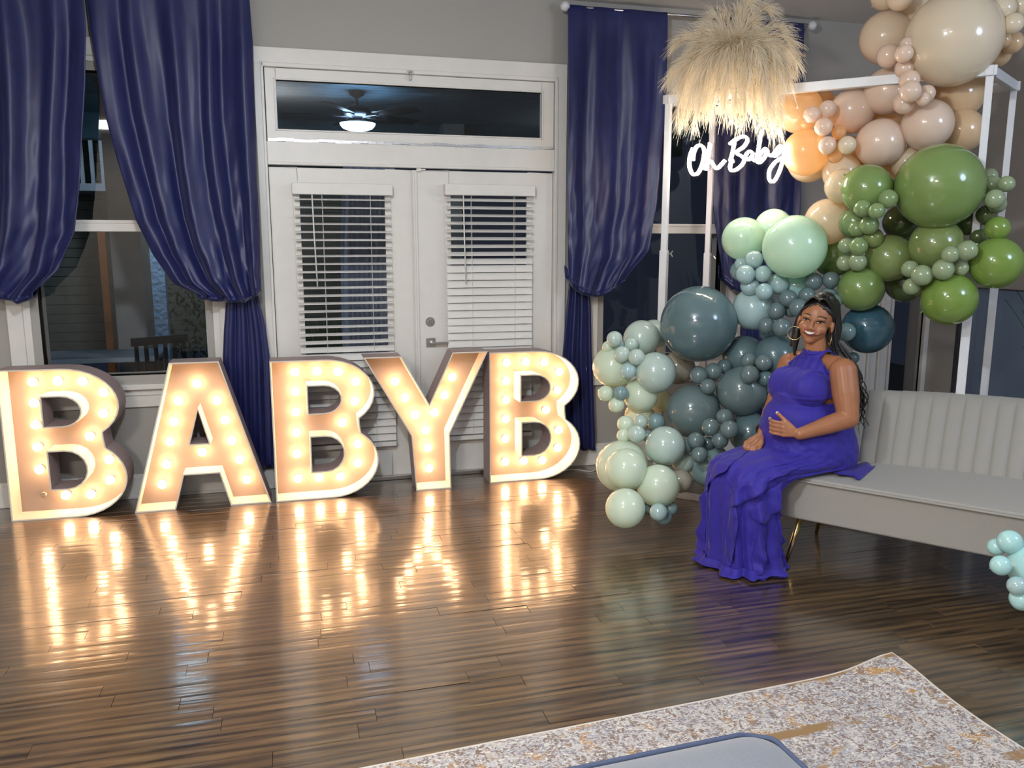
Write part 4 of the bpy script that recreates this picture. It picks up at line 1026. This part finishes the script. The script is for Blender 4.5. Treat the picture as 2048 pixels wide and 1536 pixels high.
def ott(zz, infl, n=10, rc=.07):
    x0, x1, y0, y1 = -.35 - infl, 1.085 + infl, .95 - infl, 1.575 + infl; pts = []
    for (cx, cy, a0) in ((x1 - rc, y1 - rc, 0), (x0 + rc, y1 - rc, 90), (x0 + rc, y0 + rc, 180), (x1 - rc, y0 + rc, 270)):
        for k in range(n + 1): a = R(a0 + 90 * k / n); pts.append((cx + rc * cos(a), cy + rc * sin(a)))
    Tm = Matrix.Translation((.55, 1.25, 0)) @ Matrix.Rotation(R(2.5), 4, 'Z') @ Matrix.Translation((-.55, -1.25, 0))
    return [Tm @ V((a, b, zz)) for a, b in pts]
m = MB(); L_ = [ott(.09, -.01), ott(.11, 0), ott(.425, 0)]; m.grid(L_, closed=True); m.f.append(tuple(range(43, -1, -1))); m.mi.append(0); m.obj('base', M['grey'], ot, smooth=True)
m = MB(); ls = [ott(.43, -.002), ott(.452, -.03), ott(.466, -.09), ott(.474, -.18), ott(.477, -.29)]
m.grid(ls, closed=True); nn = len(ls[0]); m.f.append(tuple(range(4 * nn, 5 * nn))); m.mi.append(0); m.obj('cushion', M['grey'], ot, smooth=True)
MB().tube([p + V((0, 0, .003 * sin(i * .7))) for i, p in enumerate(ott(.43, .004))], .0068, 8, closed=True).obj('piping', M['piping'], ot, smooth=True)
for (x, y) in ((-.25, 1.03), (.95, 1.03), (-.25, 1.47), (.95, 1.47)): MB().tube([(x, y, .10), (x, y, .022)], [.022, .016], 12).obj('leg', M['dark'], ot)

# ================================================================== PLANT at the right edge
pb = atd(2120, 1010, 4.55); pb.z = 0
root = empty('potted_plant', pb, label='tall houseplant with long narrow green leaves at the right edge behind the sofa', cat='plant')
M['pot'] = mat('grey_pot', srgb(70, 70, 72), .5, ns=8, var=.1); M['blade'] = mat('green_blade_leaf', srgb(48, 104, 44), .45, ns=14, var=.25)
MB().lathe([(0, 0), (.10, 0), (.13, .24), (.135, .26), (.12, .26), (.115, .22), (0, .22)], Matrix.Translation(pb), 24).obj('pot', M['pot'], root)
gr = random.Random(2)
for k in range(16):
    a = gr.uniform(0, 6.28) if k > 5 else R(165 + gr.uniform(-35, 35)); h = gr.uniform(.9, 1.25) if k > 5 else gr.uniform(1.1, 1.35); sp_ = gr.uniform(.12, .34); dv = V((cos(a), sin(a), 0)); sd = V((-sin(a), cos(a), 0)); rows = []
    for j in range(13):
        t = j / 12; p = pb + dv * (.03 + sp_ * t ** 1.8) + V((0, 0, .2 + h * (t - .12 * t ** 4))); w = .017 * sin(pi * min(1, t * .9 + .1)) + .001; rows.append([p - sd * w, p + dv * .004, p + sd * w])
    MB().grid(rows).obj('leaf', M['blade'], root, smooth=True)
# ================================================================== PERSON
PP = V((2.59, 3.58, 0)); PTH = R(190); PF = V((cos(PTH), sin(PTH), 0)); PL = V((-sin(PTH), cos(PTH), 0))
def W(f, l, z): return PP + PF * f + PL * l + V((0, 0, z))
def loc(p): d = p - PP; return V((d.dot(PF), d.dot(PL), d.z))
person = empty('person', PP, label='smiling pregnant woman in a violet halter dress sitting on the sofa, hand on her belly', cat='person')
HC = W(.036, 0.0, 1.212); tocam = (EYEV - HC).normalized()
hf = (tocam - RT * .22 + V((0, 0, -.06))).normalized(); hu = (V((0, 0, 1)) + RT * .20); hu = (hu - hf * hu.dot(hf)).normalized(); hr = hf.cross(hu) * -1   # hr = image right
if hr.dot(RT) < 0: hr = -hr
def H(a, b, c): return HC + hr * a + hf * b + hu * c
HM = Matrix((hr, hf, hu)).transposed()
def cap(m, p0, r0, p1, r1, n=16, steps=6):
    """closed tapered capsule"""
    p0, p1 = V(p0), V(p1); t = (p1 - p0); L = t.length; t.normalize(); pts, rs = [], []
    for k in range(steps): a = R(90 * (1 - k / steps)) * -1; pts.append(p0 + t * (r0 * sin(a))); rs.append(max(1e-4, r0 * cos(a)))
    pts.append(p0); rs.append(r0); pts.append(p1); rs.append(r1)
    for k in range(1, steps + 1): a = R(90 * k / steps); pts.append(p1 + t * (r1 * sin(a))); rs.append(max(1e-4, r1 * cos(a)))
    m.tube(pts, rs, n)
TB = Matrix((PF, PL, V((0, 0, 1)))).transposed()
def ell(m, c, r, T=None, n=24): m.ball(c, r, n, T=(T or TB))
def torso(m, g=0):
    ell(m, W(-.03, 0, .585), (.165 + g, .19 + g, .125 + g)); ell(m, W(.095, 0, .715), (.185 + g, .168 + g, .135 + g)); ell(m, W(.02, 0, .70), (.16 + g, .165 + g, .16 + g))
    ell(m, W(.02, 0, .86), (.125 + g, .148 + g, .15 + g)); ell(m, W(.0, 0, .955), (.098 + g, .140 + g, .095 + g))
    for s in (-1, 1): ell(m, W(.125, s * .072, .885), (.088 + g, .080 + g, .083 + g))
    cap(m, W(.005, -.125, 1.0), .055 + g, W(.005, .125, 1.0), .055 + g)
def raw(m, voxel, smooth_it, name, mats, parent):
    o = link(name, m.mesh(name), mats); r = o.modifiers.new('r', 'REMESH'); r.mode = 'VOXEL'; r.voxel_size = voxel
    s = o.modifiers.new('s', 'SMOOTH'); s.iterations = smooth_it; s.factor = .5
    evaluated(o); o.data.polygons.foreach_set('use_smooth', [True] * len(o.data.polygons)); attach(o, parent); return o
b = MB(); torso(b)
cap(b, W(.02, 0, 1.02), .056, W(.03, 0, 1.12), .050)                                 # neck
cap(b, W(.0, 0, .99), .08, W(.02, 0, 1.05), .055)
for s in (-1, 1): cap(b, W(.0, s * .10, .545), .082, W(.46, s * .095, .485), .050); cap(b, W(.46, s * .095, .48), .050, W(.43, s * .08, .12), .034); cap(b, W(.41, s * .07, .05), .030, W(.50, s * .07, .032), .024)
# left (near) arm
SL, EL, WL = W(.015, .175, .985), W(.035, .245, .765), W(.262, .165, .692)
cap(b, SL, .066, SL.lerp(EL, .5), .064); cap(b, SL.lerp(EL, .5), .064, EL, .050); cap(b, EL, .050, EL.lerp(WL, .4), .045); cap(b, EL.lerp(WL, .4), .045, WL, .029)
SRt, ER, WR = W(.02, -.175, .975), W(.06, -.235, .75), W(.262, -.09, .638)
cap(b, SRt, .060, SRt.lerp(ER, .5), .056); cap(b, SRt.lerp(ER, .5), .056, ER, .045); cap(b, ER, .045, ER.lerp(WR, .4), .042); cap(b, ER.lerp(WR, .4), .042, WR, .028)
def hand(wr, kn, sidev, back, fingers, thumb, rp=.5):
    """wr wrist, kn knuckle centre, sidev index->little vector, back = back-of-hand normal"""
    d = (kn - wr).normalized()
    for k in range(4):
        base = kn + sidev * ((k - 1.5) * .0195) - back * abs(k - 1.4) * .002
        cap(b, wr.lerp(base, .12) , .0165, base, .0115, 10, 3)
        pts = fingers[k]; r = .0092 if k < 3 else .0080; p = base
        for j, q in enumerate(pts): cap(b, p, r, q, r * .93, 10, 3); p = q; r *= .93
    p = thumb[0]; r = .0125
    for q in thumb[1:]: cap(b, p, r, q, r * .9, 10, 3); p = q; r *= .88
# left hand lies on the front of the belly, fingers wrapping over to the far side
kn = W(.325, .115, .712); sv = V((0, 0, -1)) * .9 + PL * .1; bk = (PF * .8 + PL * .6)
F_ = []
for k in range(4):
    z = .742 - k * .020; F_.append([W(.345, .075, z + .002), W(.338, .045, z + .004), W(.322, .022 + .006 * k, z + .004)])
hand(WL, kn, sv.normalized(), bk, F_, [W(.285, .150, .715), W(.310, .115, .752), W(.318, .088, .772), W(.312, .062, .780)])
# right hand gathers the skirt on the knee
kn2 = W(.345, -.050, .615); sv2 = (PL * -.75 + V((0, 0, .25)) + PF * .3).normalized(); F2 = []
for k in range(4):
    o_ = sv2 * ((k - 1.5) * .0195); F2.append([W(.376, -.046, .605) + o_, W(.390, -.042, .584) + o_, W(.384, -.038, .566) + o_])
hand(WR, kn2, sv2, V((0, 0, 1)), F2, [W(.285, -.070, .625), W(.322, -.025, .612), W(.344, -.012, .596), W(.356, -.010, .580)])
# head
def he(a, bb, c, r, n=20): b.ball(H(a, bb, c), r, n, T=HM)
he(0, -.012, .028, (.0765, .094, .094), 32); he(0, .018, -.035, (.064, .066, .066), 24); he(0, .030, -.062, (.046, .050, .042)); he(0, .056, -.088, (.024, .022, .018))
for s in (-1, 1):
    he(s * .042, .052, -.026, (.027, .026, .025)); he(s * .034, .070, .026, (.024, .012, .009)); he(s * .083, -.008, -.012, (.008, .017, .029)); he(s * .0125, .096, -.027, (.0095, .011, .0085))
    he(s * .031, .074, -.048, (.014, .012, .010))
cap(b, H(0, .080, .018), .0075, H(0, .101, -.018), .0105, 10, 4); he(0, .104, -.024, (.011, .011, .010)); he(0, .085, -.048, (.030, .012, .016))
cap(b, H(0, -.02, -.07), .052, W(.02, 0, 1.08), .050)
body = raw(b, .0042, 3, 'body', M['skin'], person)
bvh = BVHTree.FromPolygons([v.co for v in body.data.vertices], [tuple(p.vertices) for p in body.data.polygons])
def face(a, c, off=.001):
    o = H(a, .3, c); h = bvh.ray_cast(o, -hf); return (h[0] if h[0] else H(a, .09, c)) + hf * off
def patch(name, up_, lo_, x0, x1, off, mt, nx=16, ny=5, bul=0):
    rows = []
    for j in range(ny + 1):
        v = j / ny; rows.append([face(lerp(x0, x1, i / nx), lerp(lo_(i / nx), up_(i / nx), v), off + bul * sin(pi * v) * sin(pi * i / nx)) for i in range(nx + 1)])
    o = MB().grid(rows).obj(name, mt, person, smooth=True); s = o.modifiers.new('s', 'SOLIDIFY'); s.thickness = .0012; s.offset = 0; return o
cm = -.046
patch('lips', lambda u: cm + .006 - .003 * sin(pi * u) + .005 * abs(2 * u - 1) ** 2, lambda u: cm + .004 - .022 * sin(pi * u) ** .8 + .005 * abs(2 * u - 1) ** 2, -.032, .032, .0012, M['lips'], bul=.003)
patch('teeth', lambda u: cm + .001 + .003 * abs(2 * u - 1) ** 2, lambda u: cm + .001 - .0115 * sin(pi * u) ** .7 + .003 * abs(2 * u - 1) ** 2, -.024, .024, .0040, M['teeth'], bul=.002)
for s in (-1, 1):
    x0, x1 = s * .034 - .0165, s * .034 + .0165
    patch('eye', lambda u: .008 + .0035 * sin(pi * u), lambda u: .008 - .0028 * sin(pi * u), x0, x1, .0012, M['eyew'], 10, 3)
    patch('iris', lambda u: .008 + .0032 * sin(pi * u) ** .5, lambda u: .008 - .0024 * sin(pi * u) ** .5, s * .034 - .0068, s * .034 + .0068, .0022, M['lash'], 8, 3)
    patch('eyelash', lambda u: .0125 + .0045 * sin(pi * u), lambda u: .0085 + .0032 * sin(pi * u), x0 - .003, x1 + .003, .0030, M['lash'], 10, 3)
    patch('eyebrow', lambda u: .034 + .007 * sin(pi * (u if s > 0 else 1 - u) ** .8), lambda u: .029 + .007 * sin(pi * (u if s > 0 else 1 - u) ** .8), s * .036 - .021, s * .036 + .021, .0012, M['brow'], 10, 3)
# hair: cap with a hairline, crown, falling mass, locks
rows = []; NU, NV = 56, 40; hm = MB(); keep = []
def hp_(u, v, g=1.0):
    th = pi * v; ph_ = 2 * pi * u; return V((.086 * g * sin(th) * sin(ph_), -.020 + .106 * g * sin(th) * cos(ph_), .030 + .100 * g * cos(th)))
idx = {}
for j in range(NV + 1):
    for i in range(NU):
        p = hp_(i / NU, j / NV); idx[(j, i)] = len(hm.v); hm.v.append(tuple(H(*p)))
for j in range(NV):
    for i in range(NU):
        p = hp_((i + .5) / NU, (j + .5) / NV); line = .088 - 7.0 * p.x ** 2 - .010 * math.exp(-(p.x / .012) ** 2) * -1
        if p.y > .0 and p.z < line: continue
        if p.y > -.035 and p.z < .03: continue
        if p.z < -.045: continue
        hm.f.append((idx[(j, i)], idx[(j + 1, i)], idx[(j + 1, (i + 1) % NU)], idx[(j, (i + 1) % NU)])); hm.mi.append(0)
scalp = hm.obj('hair_cap', M['hair'], person, smooth=True); scalp.modifiers.new('s', 'SOLIDIFY').thickness = .006
h = MB()
h.ball(H(.012, -.045, .122), (.050, .050, .036), 18, T=HM); h.ball(H(.0, -.05, .05), (.086, .080, .092), 20, T=HM)
cap(h, H(.035, -.075, .09), .048, H(.072, -.085, -.02), .046); cap(h, H(.072, -.085, -.02), .046, H(.075, -.075, -.13), .046)
cap(h, H(.075, -.075, -.13), .046, W(-.12, .10, .96), .044); cap(h, W(-.12, .10, .96), .044, W(-.165, .115, .80), .028)
cap(h, H(0, -.07, .0), .06, W(-.085, .02, 1.0), .055); cap(h, W(-.085, .02, 1.0), .055, W(-.13, .06, .84), .035)
cap(h, H(-.070, -.055, .03), .026, H(-.088, -.040, -.06), .026); cap(h, H(-.088, -.040, -.06), .026, H(-.080, -.03, -.12), .018); cap(h, H(-.080, -.03, -.12), .018, H(-.070, -.03, -.19), .007)
raw(h, .006, 4, 'hair', M['hair'], person)
hrg = random.Random(4); lk = MB()
def lock(p0, p1, p2, p3, r, waves=0, amp=0):
    pts = spline([p0, p1, p2, p3], 9); n = len(pts); ph_ = hrg.random() * 6
    out = [p + (RT * sin(i / n * waves + ph_) + PL * cos(i / n * waves + ph_)) * amp * (i / n) for i, p in enumerate(pts)]
    lk.tube(out, [r * (.5 + .9 * sin(pi * min(.93, i / n + .12))) for i in range(n)], 6)
for k in range(64):
    a = hrg.uniform(-.01, .05); s = hrg.gauss(0, 1)
    lock(H(a * .5, -.03 + .02 * s, .145), H(.055 + a * .5, -.075 + .02 * s, .06), H(.098 + hrg.gauss(0, .012), -.075 + .02 * s, -.10), W(-.135 + hrg.gauss(0, .02), .11 + hrg.gauss(0, .03), .84 + hrg.gauss(0, .04)), hrg.uniform(.0035, .006), 4, .006)
for k in range(34):
    lock(H(.085, -.07, -.05), W(-.13 + hrg.gauss(0, .015), .09 + hrg.gauss(0, .02), .98), W(-.17 + hrg.gauss(0, .02), .12 + hrg.gauss(0, .02), .84), W(-.175 + hrg.gauss(0, .028), .11 + hrg.gauss(0, .03), .70 + hrg.gauss(0, .035)), hrg.uniform(.0018, .0032), 22, .012)
for k in range(22):
    lock(H(-.03, .0, .12), H(-.082, -.03, .05), H(-.098 + hrg.gauss(0, .006), -.035, -.05), H(-.082 + hrg.gauss(0, .008), -.03, -.15), hrg.uniform(.003, .005), 3, .004)
for k in range(36):   # swept strands on top, either side of the parting
    s = 1 if k % 2 else -1; y = .02 - k * .003; lock(H(s * .004, .062 + y * .5, .118 - .0006 * k), H(s * .030, .055 + y * .5, .122), H(s * .062, .028 + y * .4, .082), H(s * .084, -.012, .02 + hrg.gauss(0, .01)), .0038, 2, .002)
lk.obj('hair_strands', M['hair'], person, smooth=True)
for k, s in enumerate((-1, 1)):
    c = H(s * .088, .0, -.045 - .032); ax = (hr * .85 + hf * .5 * 1).normalized() if s < 0 else (hr * .95 - hf * .75).normalized()
    vx = hu; n2 = ax if s > 0 else (hf).normalized(); e1 = hu; e2 = (n2.cross(hu)).normalized() if s < 0 else (hf * .9 + hr * .25).normalized()
    MB().tube([c + e1 * .034 * cos(2 * pi * i / 36) + e2 * .034 * sin(2 * pi * i / 36) for i in range(36)], .0018, 7, closed=True).obj('hoop_earring', M['gold'], person, smooth=True)
# ---- dress: fitted halter top over the torso
t = MB(); torso(t, .013); ell(t, W(.118, 0, .892), (.098, .135, .088)); ell(t, W(.10, 0, .82), (.145, .135, .09)); cap(t, W(.0, 0, .99), .088, W(.022, 0, 1.06), .062)
top_ = raw(t, .0055, 4, 'halter_top', M['dress'], person)
bm = bmesh.new(); bm.from_mesh(top_.data); kill = []
for f in bm.faces:
    q = loc(f.calc_center_median()); a = abs(q.y); kz = min(1, max(0, (q.z - .92) / .12)); lim = lerp(.22, .070, kz)
    bad = q.z > 1.072 or q.z < .57
    if q.z > .92 and (a > lim or (q.x < -.01 and q.z < 1.03)): bad = True
    if .875 > q.z > .78 and q.x < .10 - 2.2 * (q.z - .835 if q.z > .835 else 0) and q.z > .822 and (a > .09 or q.x < 0): bad = True
    if q.z >= .875 and q.x < -.045 and q.z < 1.03: bad = True
    if bad: kill.append(f)
bmesh.ops.delete(bm, geom=kill, context='FACES')
for v in bm.verts:   # gathers
    q = loc(v.co)
    g = .0035 * sin(q.y * 150 + 8 * (q.z - .9)) * max(0, 1 - abs(q.z - .97) / .12) + .003 * sin(q.z * 90 + q.y * 30) * max(0, 1 - abs(q.z - .85) / .04) + .006 * max(0, 1 - abs(q.z - .852) / .010)
    n = v.normal; v.co += n * g
bm.to_mesh(top_.data); bm.free(); s = top_.modifiers.new('s', 'SOLIDIFY'); s.thickness = .004; s.offset = 1
MB().tube([W(.024, 0, 1.068) + PF * .060 * cos(2 * pi * i / 30) + PL * .060 * sin(2 * pi * i / 30) + V((0, 0, .012 * cos(2 * pi * i / 30) * -1)) for i in range(30)], .0055, 8, closed=True, flat=1).obj('neckband', M['dress'], person, smooth=True)
# ---- skirt: swept elliptical sections over lap, knees and down to the floor
SEC = [((.275, .735), (-.155, .74), .172), ((.287, .69), (-.19, .64), .190), ((.288, .635), (-.215, .545), .206), ((.305, .598), (-.17, .463), .210), ((.385, .578), (.0, .462), .206), ((.465, .563), (.19, .455), .198),
       ((.540, .548), (.27, .43), .190), ((.588, .508), (.30, .38), .184), ((.602, .44), (.31, .31), .180), ((.604, .32), (.31, .24), .180), ((.600, .18), (.29, .13), .184), ((.600, .06), (.27, .045), .196), ((.612, .004), (.25, .004), .212)]
def sec(v):
    x = v * (len(SEC) - 1); i = min(len(SEC) - 2, int(x)); k = x - i
    A = [V((*s[0], s[2])) for s in SEC]; B = [V(s[1]) for s in SEC]
    def cr(L, i, k):
        a, b_, c, d = L[max(0, i - 1)], L[i], L[i + 1], L[min(len(L) - 1, i + 2)]
        return .5 * ((2 * b_) + (c - a) * k + (2 * a - 5 * b_ + 4 * c - d) * k * k + (3 * b_ - a - 3 * c + d) * k ** 3)
    p, q = cr(A, i, k), cr(B, i, k); return V((p.x, p.y)), q, p.z
def skp(u, v, extra=0, fold=True):
    """u: 0 front/top, +.25 her left side; v: 0 waist .. 1 hem"""
    fr, bk_, hl = sec(v); mid = (fr + bk_) / 2; hv = (fr - bk_) / 2; a = 2 * pi * u
    ca, sa = cos(a), sin(a); e = .82
    cc = math.copysign(abs(ca) ** e, ca); ss = math.copysign(abs(sa) ** e, sa); g = 0
    if fold:
        am = .0015 + .019 * max(0, (v - .42) / .58) ** 1.1 + .006 * max(0, 1 - abs(v - .38) / .2)
        g = am * (.6 * sin(2 * pi * 9 * u + 3.2 * v + .5) + .45 * sin(2 * pi * 17 * u - 4 * v + 1) + .5 * noise.noise(V((u * 9, v * 7, 2))))
        g += .006 * noise.noise(V((u * 22 + v * 16, v * 14, 8))) * min(1, v * 3) + .004 * noise.noise(V((u * 50, v * 26, 4)))
    k = 1 + (g + extra) / .16
    x, z = mid.x + hv.x * cc * k, mid.y + hv.y * cc * k
    return W(x, hl * ss * k, max(.004, z))
m = MB(); m.grid([[skp(i / 180, j / 110) for i in range(180)] for j in range(111)], closed=True)
sk = m.obj('skirt', M['dress'], person, smooth=True); sk.modifiers.new('s', 'SOLIDIFY').thickness = .003
def ruffle(uv, width, seed, nw=9, wdir=None, flare=.03, amp=.016):
    rg = random.Random(seed); pts = [poly(uv, i / 90) for i in range(91)]; ph_ = rg.random() * 6; rows = []
    for j in range(11):
        w = j / 10; row = []
        for i, p in enumerate(pts):
            e = sin(pi * i / 90) ** .5; t = i / 90
            du, dv = wdir; wob = sin(2 * pi * nw * t + ph_ + .9 * sin(9 * t)) + .15 * sin(2 * pi * nw * 2.3 * t + ph_ * 2)
            q = skp(p.x + du * w * width * e, p.y + dv * w * width * e, .006 + flare * w * e + amp * w * wob * e, True)
            row.append(q + (PL * .5 + PF * .3) * (amp * .6 * w * sin(2 * pi * nw * t + ph_ + 1.3)))
        rows.append(row)
    o = MB().grid(rows).obj('ruffle', M['dress'], person, smooth=True); o.modifiers.new('s', 'SOLIDIFY').thickness = .0025
ruffle([(-.02, .33), (-.01, .50), (-.05, .60), (-.09, .70)], 1, 1, 2.2, (.035, .075), .016, .010)
ruffle([(.20, .36), (.19, .50), (.14, .58), (.07, .66), (.04, .71)], 1, 2, 2.6, (.03, .09), .022, .013)
ruffle([(.27, .40), (.26, .55), (.22, .66), (.15, .72)], 1, 3, 2.4, (.03, .10), .022, .013)
ruffle([(.05, .66), (.06, .75), (.04, .84), (.05, .93)], 1, 4, 2.6, (.050, .015), .018, .010)
ruffle([(.18, .68), (.20, .78), (.17, .88), (.17, .96)], 1, 5, 2.8, (.050, .015), .018, .010)
ruffle([(-.10, .70), (-.12, .80), (-.10, .93)], 1, 6, 2.3, (-.045, .015), .018, .010)
ruffle([(-.30, .93), (-.1, .925), (.05, .93), (.2, .925), (.35, .93)], 1, 7, 5.5, (0, .055), .022, .012)
ruffle([(.30, .68), (.32, .80), (.34, .92)], 1, 8, 2.5, (.05, .02), .02, .010)
# hem trailing on the sofa beside the hip
m = MB(); rows = []
for j in range(9):
    w = j / 8; rows.append([sp(lerp(.02, .26, i / 20) , lerp(.10, .42, w) + .02 * sin(i * .9), .470 + .012 * (1 - w) * sin(pi * i / 20) + .004 * sin(i * 1.1 + w * 3) + .004) for i in range(21)])
o = m.grid(rows).obj('skirt_train', M['dress'], person, smooth=True); o.modifiers.new('s', 'SOLIDIFY').thickness = .004
# bracelet, ring, nails
d = (WR - ER).normalized(); e1 = d.orthogonal().normalized(); e2 = d.cross(e1); c = WR - d * .035
MB().tube([c + (e1 * cos(2 * pi * i / 24) + e2 * sin(2 * pi * i / 24)) * .036 for i in range(24)], .008, 8, closed=True).obj('bracelet', M['leather'], person, smooth=True)
for pts in F_ + F2 + [[W(.318, .088, .772), W(.312, .062, .780)], [W(.344, -.012, .596), W(.356, -.010, .580)]]:
    t_ = (pts[-1] - pts[-2]).normalized(); MB().tube([pts[-1] - t_ * .002, pts[-1] + t_ * .006, pts[-1] + t_ * .013], [.0080, .0078, .003], 8).obj('fingernail', M['nail'], person, smooth=True)
